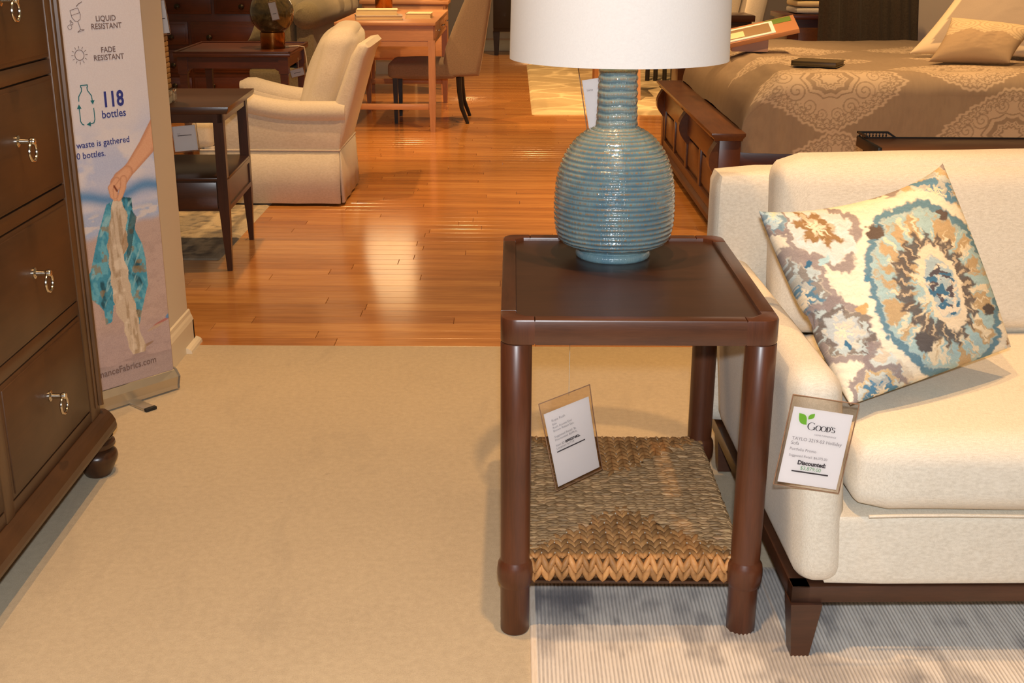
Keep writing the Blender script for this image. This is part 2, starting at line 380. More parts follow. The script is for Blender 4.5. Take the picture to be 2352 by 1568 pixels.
# ================================================================== THE SETTING
YC = 3.832
mb = MB(); mb.box(-6, 6, -3, YC, -.06, 0)
tag(mb.build('floor_carpet', M_carpet), 'beige cut-pile carpet in the foreground', None, None, 'structure')
fw = MB(); fw.box(-6, 6, YC, 19, -.06, -.008); floor_wood = tag(fw.build('floor_wood', M_darkwood), 'honey oak strip floor beyond the carpet', None, None, 'structure')
def plank_col():
    k = random.random(); base = np.array([178, 118, 62]) * (1 - k) + np.array([206, 146, 82]) * k
    return base
def plank_geo(x0, x1, y0, y1):
    g = .0006; x0 += g; x1 -= g; y0 += g; y1 -= g; c = .0012
    V = [(x0, y0, -.008), (x1, y0, -.008), (x1, y1, -.008), (x0, y1, -.008), (x0, y0, -c), (x1, y0, -c), (x1, y1, -c), (x0, y1, -c),
         (x0 + c, y0 + c, 0), (x1 - c, y0 + c, 0), (x1 - c, y1 - c, 0), (x0 + c, y1 - c, 0)]
    F = [(0, 1, 5, 4), (1, 2, 6, 5), (2, 3, 7, 6), (3, 0, 4, 7), (4, 5, 9, 8), (5, 6, 10, 9), (6, 7, 11, 10), (7, 4, 8, 11), (8, 9, 10, 11)]
    return V, F
PV, PF, PC = [], [], []
row = 0; y = YC; W_ = .083; npl = 0
while y < 19:
    x = -6 - random.random()
    while x < 6:
        ln = random.uniform(.45, 1.5); a, b = max(x, -6), min(x + ln, 6); x += ln
        if b - a < .05: continue
        col = lin(plank_col()); V, F = plank_geo(a, b, y, y + W_)
        near = y < 9.6 and b > -1.75 and a < min(1.25, .47 * y) and npl < 300
        if near:
            npl += 1
            me = bpy.data.meshes.new('plank'); cx, cy = (a + b) / 2, y + W_ / 2
            me.from_pydata([(p[0] - cx, p[1] - cy, p[2]) for p in V], [], F); set_col(me, np.tile(col, (12, 1))); me.materials.append(M_plank)
            o = bpy.data.objects.new('plank', me); C.objects.link(o); o.parent = floor_wood; o.location = (cx, cy, 0)
        else:
            k = len(PV); PV += V; PF += [tuple(i + k for i in f) for f in F]; PC += [col] * 12
    y += W_; row += 1
me = bpy.data.meshes.new('plank_field'); me.from_pydata(PV, [], PF); set_col(me, np.array(PC)); me.materials.append(M_plank)
o = bpy.data.objects.new('plank_field', me); C.objects.link(o); o.parent = floor_wood; o['kind'] = 'stuff'
# wall return behind the banner
mb = MB(); mb.box(-1.23, -1.095, 3.36, 3.845, 0, 2.8)
wl = tag(mb.build('wall_left', M_wall), 'beige painted wall end behind the banner', None, None, 'structure')
mb = MB(); mb.prism([(-1.095, 0), (-1.080, 0), (-1.080, .085), (-1.084, .098), (-1.088, .106), (-1.090, .118), (-1.095, .122)], 3.36, 3.857, 'y')
mb.prism([(-1.23, 0), (-1.08, 0), (-1.08, .085), (-1.23, .085)], 3.845, 3.857, 'y')
bb = tag(mb.build('baseboard_left', M_trim), 'cream moulded baseboard on the wall end', None, None, 'structure')
mb = MB(); mb.prism([(-1.08, 0), (-1.060, 0), (-1.062, .009), (-1.068, .015), (-1.08, .02)], 3.74, 3.875, 'y'); mb.build('shoe_moulding', M_trim, bb)
mb = MB(); mb.box(-7, 7, 17.5, 17.7, 0, 3); tag(mb.build('wall_back', M_wall), 'distant beige showroom wall', None, None, 'structure')
mb = MB(); mb.box(-1.42, -1.02, 12.6, 12.9, 0, 3); tag(mb.build('wall_middle', M_wall), 'beige partition behind the desk', None, None, 'structure')
mb = MB(); mb.box(2.90, 3.8, 9.02, 9.3, 0, 3); tag(mb.build('wall_right', M_wall), 'beige pillar wall behind the bed', None, None, 'structure')

# ------------------------------------------------------------------ front ribbed rug
nx = 1380; xs = np.linspace(.038, 2.62, nx); ys = np.linspace(.95, 2.33, 60); X, Y = np.meshgrid(xs, ys, indexing='ij')
ph = (X / .0078 + .25 * fbm(X * 8, Y * 3, 4)) * PI
rib = np.abs(np.sin(ph)); wob = fbm(X * 30, Y * 30, 9)
Z = .003 + .0042 * rib ** .7 + .0008 * wob
edge = (X < .05) | (Y > 2.318); Z = np.where(edge, .006, Z); Z[0, :] = 0; Z[:, -1] = 0
patch = sstep(.56, .72, fbm(X * 5.5, Y * 5.5, 21, 5)); p2 = sstep(.60, .75, fbm(X * 14, Y * 10, 33, 4)); soft_ = fbm(X * 3, Y * 3, 5)
col = np.ones(X.shape + (3,)) * lin((226, 218, 208))
col = lay(col, (1 - sstep(.25, .75, rib)) * .62, (122, 118, 118))
col = lay(col, sstep(.45, .75, soft_) * .25, (196, 196, 200))
col = lay(col, patch * .5 + p2 * .42, (110, 108, 112)); col = lay(col, edge * .8, (228, 214, 196))
rug = grid_mesh('area_rug', np.stack([X, Y, Z], -1), M_rugp, None, col)
tag(rug, 'ivory and grey ribbed rug with worn patches under the sofa', 'rug')

# ================================================================== FRONT END TABLE
T = thing('end_table', 'walnut-stained end table with tray top and woven shelf beside the ivory sofa', 'table', (.233, 2.3825, 0))
hx, hy, zt, zr = .254, .3325, .655, .606; ins = .029; cb = .062
def arc(cx, cy, r, a0, a1, n=8): return [(cx + r * math.cos(a0 + (a1 - a0) * k / n), cy + r * math.sin(a0 + (a1 - a0) * k / n)) for k in range(n + 1)]
for sx, sy in ((-1, -1), (1, -1), (1, 1), (-1, 1)):
    r = .03; ox, oy = hx, hy; poly = [(ox - cb, oy - ins), (ox - cb, oy)] + arc(ox - r, oy - r, r, PI / 2, 0) + [(ox, oy - cb), (ox - ins, oy - cb), (ox - ins, oy - ins - .018), (ox - ins - .018, oy - ins)]
    MB().prism([(a * sx, b * sy) for a, b in poly], zr, zt, 'z', .004, 2).build('corner_block', M_tablez, T)
for s in (-1, 1):
    MB().prism([(-hx + cb, s * hy), (hx - cb, s * hy), (hx - cb, s * (hy - ins)), (-hx + cb, s * (hy - ins))], zr, zt, 'z', .004, 2).build('rail', M_table, T)
    MB().prism([(s * hx, -hy + cb), (s * hx, hy - cb), (s * (hx - ins), hy - cb), (s * (hx - ins), -hy + cb)], zr, zt, 'z', .004, 2).build('rail', wood('walnut_side_rail', rgb(50, 28, 18), rgb(84, 50, 32), 'y', .33), T)
MB().box(-hx + .02, hx - .02, -hy + .02, hy - .02, .632, .6465).build('tabletop', M_tabley, T)
for sx in (-1, 1):
    for sy in (-1, 1):
        lp = [(.0265, 0), (.0285, .004), (.0285, .100), (.0292, .103), (.0335, .110), (.0352, .124), (.0352, .138), (.0335, .150), (.0292, .157), (.0285, .160), (.029, .40), (.029, .604), (.0275, .606)]
        MB().lathe(lp, 32, (sx * (hx - .029), sy * (hy - .029), 0)).build('leg', M_tablez, T)
# woven shelf
sh = MB().box(-.219, .219, -.296, .296, .106, .146, .012).build('woven_shelf', wood('hyacinth_core', rgb(96, 66, 38), rgb(140, 100, 60), 'x', .7), T)
mb = MB(); mb.box(-.2, .2, -.306, -.296, .103, .110, .002); mb.box(-.2, .2, .296, .306, .103, .110, .002); mb.box(-.229, -.219, -.28, .28, .103, .110, .002); mb.box(.219, .229, -.28, .28, .103, .110, .002); mb.build('shelf_binding', M_dressdk, T)
def lobe(bm, p, t, nrm, ln, wd, th, mi=0):
    """a plump leaf of plaited hyacinth"""
    t = t.normalized(); b = nrm.cross(t).normalized(); n = t.cross(b)
    rings = 5; seg = 6; V = []
    for i in range(rings):
        f = i / (rings - 1); w_ = math.sin(PI * (.06 + .88 * f)) ** .8
        for k in range(seg):
            a = 2 * PI * k / seg; V.append(p + t * ((f - .5) * ln) + b * (wd * w_ * math.cos(a)) + n * (th * w_ * math.sin(a)))
    vs = [bm.verts.new(v) for v in V]
    for i in range(rings - 1):
        for k in range(seg):
            f = bm.faces.new((vs[i * seg + k], vs[i * seg + (k + 1) % seg], vs[(i + 1) * seg + (k + 1) % seg], vs[(i + 1) * seg + k])); f.smooth = True; f.material_index = mi
    for r_ in (vs[:seg][::-1], vs[-seg:]):
        f = bm.faces.new(r_); f.smooth = True; f.material_index = mi
def strand(path, pitch, wid, knots, shade, tilt=.5):
    """path: list of (point, normal); plaited strand made of paired leaves"""
    path = path[::-1]; bm = bmesh.new(); P = [Vector(p) for p, n in path]; NR = [Vector(n) for p, n in path]
    cum = [0]
    for i in range(1, len(P)): cum.append(cum[-1] + (P[i] - P[i - 1]).length)
    s = pitch * .62; k = 0
    while s < cum[-1]:
        i = max(j for j in range(len(P) - 1) if cum[j] <= s); f = (s - cum[i]) / max(1e-6, cum[i + 1] - cum[i])
        p = P[i].lerp(P[i + 1], f); n = NR[i].lerp(NR[i + 1], f).normalized(); t = (P[i + 1] - P[i]).normalized(); b = n.cross(t)
        for sg in (-1, 1):
            j = random.uniform(-.1, .1); lobe(bm, p + b * (sg * wid * .25) + n * random.uniform(-.001, .0018), t + b * (sg * (tilt + j)), n, pitch * random.uniform(1.65, 2.0), wid * random.uniform(.24, .30), wid * .25)
        if knots and k % 2 == 0 and n.z > .8: lobe(bm, p + b * (wid * .5) + n * .003, t, n, .006, .0016, .0016, 1)
        s += pitch; k += 1
    me = bpy.data.meshes.new('strand'); bm.to_mesh(me); bm.free()
    nv_ = len(me.vertices) // 30 + 1; c = np.repeat(np.array(shade)[None] * rng.uniform(.84, 1.12, (nv_, 1)) * np.array([1, 1, 1]), 30, 0)[:len(me.vertices)]; set_col(me, lin(c))
    me.materials.append(M_weave); me.materials.append(M_bead)
    o = bpy.data.objects.new('strand', me); C.objects.link(o); o.parent = sh; return o
sxh, syh, ztop, zbot = .226, .303, .156, .107; ridge = .085      # ridge half length of centre seam
def over(pt, outward):
    """polyline end that rolls over the shelf edge and down its face"""
    res = []; x, y = pt; rr = .02
    for k in range(6):
        a = k / 5 * PI / 2; res.append((Vector((x, y, 0)) + outward * (rr * math.sin(a) - rr) + Vector((0, 0, ztop - rr + rr * math.cos(a))), outward * math.sin(a) + Vector((0, 0, math.cos(a)))))
    res.append((Vector((x, y, zbot + .004)), outward)); return res
nf = 17; wf = 2 * sxh / nf
for e in (-1, 1):
    for i in range(nf):
        x = -sxh + wf * (i + .5); yin = ridge + (syh - ridge) * abs(x) / sxh + .006; yin = min(yin - .012, syh - .03)
        path = [(Vector((x, e * yin, ztop)), Vector((0, 0, 1)))] + over((x, e * syh), Vector((0, e, 0)))
        strand(path, .0215, wf, True, (182, 134, 84), .42)
ns = 27; ws = 2 * syh / ns
for e in (-1, 1):
    for i in range(ns):
        yy = -syh + ws * (i + .5); xin = 0 if abs(yy) < ridge else sxh * (abs(yy) - ridge) / (syh - ridge)
        xin = min(xin - .009, sxh - .03)
        path = [(Vector((e * xin, yy, ztop)), Vector((0, 0, 1)))] + over((e * sxh, yy), Vector((e, 0, 0)))
        strand(path, .0205, ws, False, (182, 148, 108), .26)

# ------------------------------------------------------------------ price tags in clear sleeves
def price_tag(name, label, M, w, h, lines, string=None, paper_w=.90, paper_h=.84, curl=0, logo=False):
    """M: local frame, x right, y up, z towards the viewer; origin at sleeve centre"""
    t = thing(name, label, 'price tag'); t.matrix_world = M
    n = 10; V = []
    def bend(x, y): return curl * ((y / h + .5) ** 2) * (x / w + .3)
    for zoff, nm in ((-.0012, 'sleeve_back'), (.0012, 'sleeve_front')):
        P = np.array([[(x, y, zoff + bend(x, y)) for y in np.linspace(-h / 2, h / 2, n)] for x in np.linspace(-w / 2, w / 2, n)]); grid_mesh(nm, P, M_sleeve, t)
    e = MB()
    for pts in ([(-w / 2, -h / 2), (w / 2, -h / 2)], [(w / 2, -h / 2), (w / 2, h / 2)], [(w / 2, h / 2), (-w / 2, h / 2)], [(-w / 2, h / 2), (-w / 2, -h / 2)]):
        (a, b), (c, d) = pts; e.tube([(a + (c - a) * k / 6, b + (d - b) * k / 6, bend(a + (c - a) * k / 6, b + (d - b) * k / 6)) for k in range(7)], .0011, 6)
    e.build('sleeve_edge', M_sleeve_edge, t)
    pw, ph = w * paper_w, h * paper_h; y0 = -h / 2 + h * .035
    P = np.array([[(x, y, bend(x, y)) for y in np.linspace(y0, y0 + ph, n)] for x in np.linspace(-pw / 2, pw / 2, n)])
    pp = grid_mesh('paper', P, M_paper, t)
    for (s, fx, fy, sz, mat, bold, al) in lines:
        M2 = Matrix.Translation((-pw / 2 + fx * pw, y0 + ph * fy, .0005 + bend(0, y0 + ph * fy)))
        if s == '_':
            MB().box(-sz * pw / 2, sz * pw / 2, -.0013, .0013, 0, .0002, mat=M2).build('printed_rule', mat, pp)
        else: text_mesh(s, sz * ph, mat, pp, M2, align=al, bold=bold)
    if logo:
        lm = MB()
        def leaf(x, y, ln, wd, ang):
            pts = [(ln * k / 8, wd * math.sin(PI * (k / 8) ** .8)) for k in range(9)] + [(ln * k / 8, -wd * math.sin(PI * (k / 8) ** 1.2)) for k in range(7, 0, -1)]
            R = Matrix.Rotation(ang, 2); V = [(x + (R @ Vector(p)).x, y + (R @ Vector(p)).y, .0007) for p in pts]
            lm._add(V, [tuple(range(len(V)))])
        X = lambda f: -pw / 2 + f * pw
        Yf = lambda f: y0 + ph * f
        leaf(X(.27), Yf(.79), .026, .0075, math.radians(132)); leaf(X(.28), Yf(.86), .0155, .0045, math.radians(52)); lm.build('leaf_logo', M_leaf, pp)
        g = MB()
        def pen(pts, thin=.0004, thick=.0021):
            P_ = [Vector(p) for p in pts]; L_, R_ = [], []
            for i, p in enumerate(P_):
                d = (P_[min(i + 1, len(P_) - 1)] - P_[max(i - 1, 0)]).normalized(); nrm = Vector((-d.y, d.x)); wd = thin + (thick - thin) * abs(d.y) ** 1.5
                L_.append(p + nrm * wd / 2); R_.append(p - nrm * wd / 2)
            V = [(v.x, v.y, .0007) for v in L_] + [(v.x, v.y, .0007) for v in R_]; k = len(P_)
            g._add(V, [(i, i + 1, k + i + 1, k + i) for i in range(k - 1)])
        def ell(cx, cy, a, b, t0, t1, n=24): return [(cx + a * math.cos(t0 + (t1 - t0) * k / n), cy + b * math.sin(t0 + (t1 - t0) * k / n)) for k in range(n + 1)]
        c = .0066; base = Yf(.735); gx = X(.36)
        pen(ell(gx, base + c * .95, c, c * 1.05, .7, 2 * PI - .45)); pen([(gx + c * .82, base), (gx + c * .82, base + c * .75)]); pen([(gx + c * .4, base + c * .75), (gx + c * 1.15, base + c * .75)], .0005)
        q = c * .72
        for k in (1, 2): pen(ell(gx + c * .45 + k * q * 2.05, base + q * .95, q * .95, q, 0, 2 * PI))
        dx = gx + c * .45 + 2.68 * q * 2.05; pen([(dx, base), (dx, base + 2 * q)]); pen([(dx - q * .4, base + 2 * q)] + ell(dx + q * .1, base + q, q * 1.05, q, PI / 2, -PI / 2) + [(dx - q * .4, base)])
        sx_ = dx + q * 2.35; pen(ell(sx_, base + q * 1.5, q * .5, q * .48, .4, 1.5 * PI, 14) + ell(sx_, base + q * .52, q * .55, q * .5, .5 * PI, -.85 * PI, 14)[1:]); pen([(sx_ - q * .85, base + q * 2.3), (sx_ - q * .95, base + q * 1.9)], .0008)
        g.build('logo_lettering', M_inkdk, pp)
    if string:
        a, b = string; mi = M.inverted(); MB().tube([mi @ Vector(a), mi @ Vector(b)], .0006, 5).build('string', M_string, t)
    return t
def sleeve_edge():
    m, nt, b = new_mat('vinyl_edge'); b.inputs['Base Color'].default_value = rgb(150, 116, 92); b.inputs['Roughness'].default_value = .2
    n = noise(nt, coords(nt), 60, 2); nt.links.new(ramp(nt, n, [(.3, rgb(138, 104, 82)), (.7, rgb(168, 134, 108))]), b.inputs['Base Color']); return m
M_sleeve_edge = sleeve_edge()
def frame(c, xdir, ydir):
    x = Vector(xdir).normalized(); y = Vector(ydir); y = (y - x * y.dot(x)).normalized(); z = x.cross(y)
    return Matrix(((x.x, y.x, z.x, c[0]), (x.y, y.y, z.y, c[1]), (x.z, y.z, z.z, c[2]), (0, 0, 0, 1)))
yt = 2.34
A, B_, C_, D = Vector((.0677, yt - .03, .398)), Vector((.1725, yt + .035, .414)), Vector((.1895, yt + .035, .214)), Vector((.0815, yt - .03, .180))
Mt = frame((A + B_ + C_ + D) / 4, (C_ - D) + (B_ - A), (A - D) + (B_ - C_))
GI, DI = M_ink, M_inkdk
price_tag('price_tag', 'clear sleeve price tag hanging inside the walnut end table', Mt, .122, .208,
          [('Rope Rush', .12, .87, .045, GI, 0, 'LEFT'), ('Side', .12, .82, .04, GI, 0, 'LEFT'), ('Rush Accent End', .12, .775, .04, GI, 0, 'LEFT'), ('Brown Rattan Square End', .12, .73, .04, GI, 0, 'LEFT'),
           ('Suggested Retail: $899.00', .12, .65, .04, GI, 0, 'LEFT'), ('Discounted: $699.00', .12, .605, .04, GI, 0, 'LEFT'), ('Item ID:', .12, .53, .04, GI, 0, 'LEFT'), ('0000274820', .34, .53, .045, DI, .0004, 'LEFT'),
           ('Location: 61118', .12, .49, .04, GI, 0, 'LEFT'), ('_', .45, .455, .66, DI, 0, 'LEFT')], ((.12, yt, .632), (.12, yt + .002, .398)), curl=.012)
A, B_, C_, D = Vector((.490, 1.984, .539)), Vector((.604, 1.984, .521)), Vector((.610, 1.968, .353)), Vector((.486, 1.968, .372))
Ms = frame((A + B_ + C_ + D) / 4, (C_ - D) + (B_ - A), (A - D) + (B_ - C_))
price_tag('price_tag', 'clear sleeve price tag with green leaf logo on the sofa arm', Ms, .121, .170,
          [('TAYLO 3219-03 Holliday', .08, .575, .062, GI, 0, 'LEFT'), ('Sofa', .08, .515, .062, GI, 0, 'LEFT'), ('Portfolio Promo', .08, .44, .052, GI, 0, 'LEFT'), ('Suggested Retail: $6,075.00', .09, .36, .045, GI, 0, 'LEFT'),
           ('Discounted:', .5, .265, .075, DI, .0005, 'CENTER'), ('$3,879.00', .5, .20, .068, M_inkgreen, 0, 'CENTER'), ('_', .5, .17, .62, DI, 0, 'LEFT'), ('HOME FURNISHINGS', .62, .665, .03, GI, 0, 'CENTER')], curl=0, logo=True)

# ================================================================== BLUE LAMP
LX, LY = .221, 2.555
Lm = thing('table_lamp', 'blue ribbed ceramic table lamp with white drum shade on the walnut table', 'lamp', (LX, LY, .6465))
prof0 = [(.0, .0), (.079, 0), (.0822, .003), (.0826, .010), (.080, .016), (.0745, .019), (.078, .022), (.098, .027), (.111, .033), (.120, .042), (.126, .055), (.1295, .08), (.1308, .11), (.130, .14), (.1275, .165), (.1235, .185), (.117, .206), (.108, .226), (.096, .244), (.082, .260), (.066, .272), (.052, .279), (.0455, .283), (.0438, .290), (.0425, .32), (.0412, .36), (.0402, .404), (.038, .408)]
pz = np.array([p[1] for p in prof0]); cum = np.concatenate([[0], np.cumsum(np.hypot(np.diff([p[0] for p in prof0]), np.diff(pz)))])
ss = np.linspace(.079, cum[-1], 470); rr = np.interp(ss, cum, [p[0] for p in prof0]); zz = np.interp(ss, cum, pz)
for _ in range(3): rr[3:-3] = (rr[1:-5] + rr[2:-4] + rr[3:-3] + rr[4:-2] + rr[5:-1]) / 5
dr, dz = np.gradient(rr), np.gradient(zz); ln_ = np.hypot(dr, dz); nr, nz = dz / ln_, -dr / ln_
act = sstep(.023, .034, zz) * sstep(.408, .400, zz); per = .0108 + .0048 * sstep(.275, .30, zz); phs = np.cumsum(np.gradient(ss) * 2 * PI / per); amp = (.0009 + .0003 * np.sin(ss * 40)) * act
seg = 160; th = np.arange(seg) * 2 * PI / seg; TH, SS = np.meshgrid(th, ss, indexing='ij')
wv = np.sin(phs[None] + .35 * np.sin(2 * TH + 1) + .25 * np.sin(5 * TH)) * amp[None] + .0016 * act[None] * (fbm(TH * 14, SS * 90, 3, 3) - .5)
R_ = rr[None] + nr[None] * wv; Z_ = zz[None] + nz[None] * wv
P = np.stack([R_ * np.cos(TH), R_ * np.sin(TH), Z_], -1)
up = np.clip(np.sin(phs[None] + .35 * np.sin(2 * TH + 1) + .25 * np.sin(5 * TH)), -1, 1); colr = np.zeros(P.shape)
colr[..., 0] = sstep(.0, .8, up) * act[None]; colr[..., 1] = sstep(.0, .9, -up) * act[None]
grid_mesh('ceramic_body', P, M_ceramic, Lm, colr, close_u=True)
MB().lathe([(.032, .400), (.032, .415), (.012, .417), (.012, .46), (.018, .462), (.018, .50), (.01, .502)], 24).build('socket', M_bronze, Lm)
zs = .424; Rs = .2285
n = 96; P = np.array([[(r * math.cos(a), r * math.sin(a), z) for r, z in ((Rs, zs), (Rs - .002, zs + .10), (Rs - .004, zs + .20), (Rs - .006, zs + .29))] for a in np.arange(n) * 2 * PI / n])
grid_mesh('lamp_shade', P, M_white, Lm, close_u=True)
P = np.array([[(r * math.cos(a), r * math.sin(a), z) for r, z in ((Rs - .002, zs), (Rs - .008, zs + .29))] for a in np.arange(n) * 2 * PI / n]); grid_mesh('shade_lining', P, M_white, Lm, close_u=True)
mb = MB()
for a in (0, 2 * PI / 3, 4 * PI / 3): mb.tube([(.012 * math.cos(a), .012 * math.sin(a), zs + .26), ((Rs - .007) * math.cos(a), (Rs - .007) * math.sin(a), zs + .28)], .002, 6)
mb.tube([(0, 0, .5), (0, 0, zs + .27)], .004, 8); mb.build('shade_spider', M_brass, Lm)
Ml = frame((.198, 2.69, .97), (math.cos(.17), -.1, math.sin(.17)), (-math.sin(.17) * -1, 0, math.cos(.17)))
price_tag('price_tag', 'white price tag hanging behind the blue lamp neck', Ml, .085, .17, [('Lamp', .1, .8, .05, GI, 0, 'LEFT')], ((.212, 2.69, 1.052), (.205, 2.69, 1.078)), paper_h=.74, paper_w=.9)

# ================================================================== SOFA
Sf = thing('sofa', 'ivory linen sofa with track arms and dark tapered legs', 'sofa', (.53, 2.0, 0), math.radians(1.0))
XE = 2.05
def shear_arm(p):
    k = max(0, min(1, (p.z - .14) / .42)); p = p.copy(); p.x -= .036 * k ** 1.3; return p
soft('arm', M_linen, Sf, .008, .104, -.008, .84, .142, .572, r=.042, n=16, crown=(.006, .006, .006), shear=shear_arm)
soft('seat_base', M_linen, Sf, .06, XE, .0, .86, .142, .292, r=.014, n=12, crown=(0, .004, 0))
soft('back_frame', M_linen, Sf, -.03, XE, .80, .93, .142, .786, r=.03, n=14, crown=(0, .004, .006))
soft('seat_cushion', M_linen, Sf, .102, XE, -.016, .66, .294, .445, r=.05, n=20, crown=(0, .012, .022), wr=.0012, seed=3)
def shear_back(p):
    p = p.copy(); p.y += .20 * (p.z - .44); return p
soft('back_cushion', M_linen, Sf, .082, XE + .1, .59, .74, .445, .838, r=.055, n=22, crown=(.004, .03, .012), wr=.0028, seed=5, shear=shear_back)
mb = MB(); mb.box(.004, XE, .0, .035, .108, .142, .002); mb.box(.004, .04, .0, .90, .108, .142, .002); mb.build('base_rail', M_sofaleg, Sf)
for (x, y) in ((.028, .0), (.04, .84)):
    y2 = y + .012
    MB()._add([(x - .026, y2 - .022, .109), (x + .034, y2 - .022, .109), (x + .034, y2 + .03, .109), (x - .026, y2 + .03, .109), (x - .022, y2 - .036, .006), (x + .012, y2 - .036, .006), (x + .012, y2, .006), (x - .022, y2, .006)],
              [(0, 1, 2, 3), (7, 6, 5, 4), (0, 4, 5, 1), (1, 5, 6, 2), (2, 6, 7, 3), (3, 7, 4, 0)]).build('leg', M_sofaleg, Sf)
# piping lines on the cushions
mb = MB(); mb.tube([(.128 + (XE - .15) * k / 24, -.022, .301 + .002 * math.sin(k)) for k in range(25)], .0028, 6); mb.build('cushion_welt', M_linen, Sf)

# ------------------------------------------------------------------ patterned pillow
def pillow(name, label, group, L, T_, R__, B, thick, n, colf, mat, cat='pillow', chop=None, nsgn=1, pw=.42, edge=(.085, .085, .085, .085)):
    L, T_, R__, B = (np.array(k, float) for k in (L, T_, R__, B))
    u = np.linspace(-1, 1, n); u = np.sign(u) * (1 - (1 - np.abs(u)) ** 1.25); U, V = np.meshgrid(u, u, indexing='ij')
    pin = edge
    a = (U * (1 - np.where(U > 0, pin[1], pin[0]) * (1 - V ** 2) ** .8) + 1) / 2; b = (V * (1 - np.where(V > 0, pin[3], pin[2]) * (1 - U ** 2) ** .8) + 1) / 2       # a: L->T direction, b: LB
    base = ((1 - a)[..., None] * (1 - b)[..., None] * B + (1 - a)[..., None] * b[..., None] * L + a[..., None] * b[..., None] * T_ + a[..., None] * (1 - b)[..., None] * R__)
    nv = np.cross(T_ - L + R__ - B, L - B + T_ - R__); nv = nv / np.linalg.norm(nv) * nsgn
    h = thick * (np.clip((1 - U ** 2) * (1 - V ** 2), 0, 1)) ** pw
    wr = .0035 * (fbm(U * 3 + 5, V * 3 + 5, 17, 3) - .5) * (1 - U ** 2) * (1 - V ** 2) * 4
    hf = h + wr
    if chop is not None: hf = hf - chop(a, b)
    Pf = base + nv * hf[..., None]; Pb = base - nv * h[..., None]
    col = colf(a, b)
    m = n; V3 = np.concatenate([Pf.reshape(-1, 3), Pb.reshape(-1, 3)]); idx = np.arange(m * m).reshape(m, m)
    q = np.stack([idx[:-1, :-1], idx[1:, :-1], idx[1:, 1:], idx[:-1, 1:]], -1).reshape(-1, 4)
    F = np.concatenate([q, q[:, ::-1] + m * m])
    c0 = V3.mean(0); c0[2] = V3[:, 2].min()
    me = bpy.data.meshes.new(name); me.from_pydata((V3 - c0).tolist(), [], F.tolist())
    set_col(me, np.concatenate([col.reshape(-1, 3), col.reshape(-1, 3)])); me.materials.append(mat)
    me.polygons.foreach_set('use_smooth', [True] * len(me.polygons))
    bm = bmesh.new(); bm.from_mesh(me); bmesh.ops.remove_doubles(bm, verts=bm.verts, dist=1e-5); bmesh.ops.recalc_face_normals(bm, faces=list(bm.faces)); bm.to_mesh(me); bm.free()
    o = bpy.data.objects.new(name, me); C.objects.link(o); o.location = c0; tag(o, label, cat, group)
    return o
CR = {'L': (1742, 488), 'T': (2168, 377), 'R': (2328, 800), 'B': (1955, 930)}     # print layout frame of the cushion face
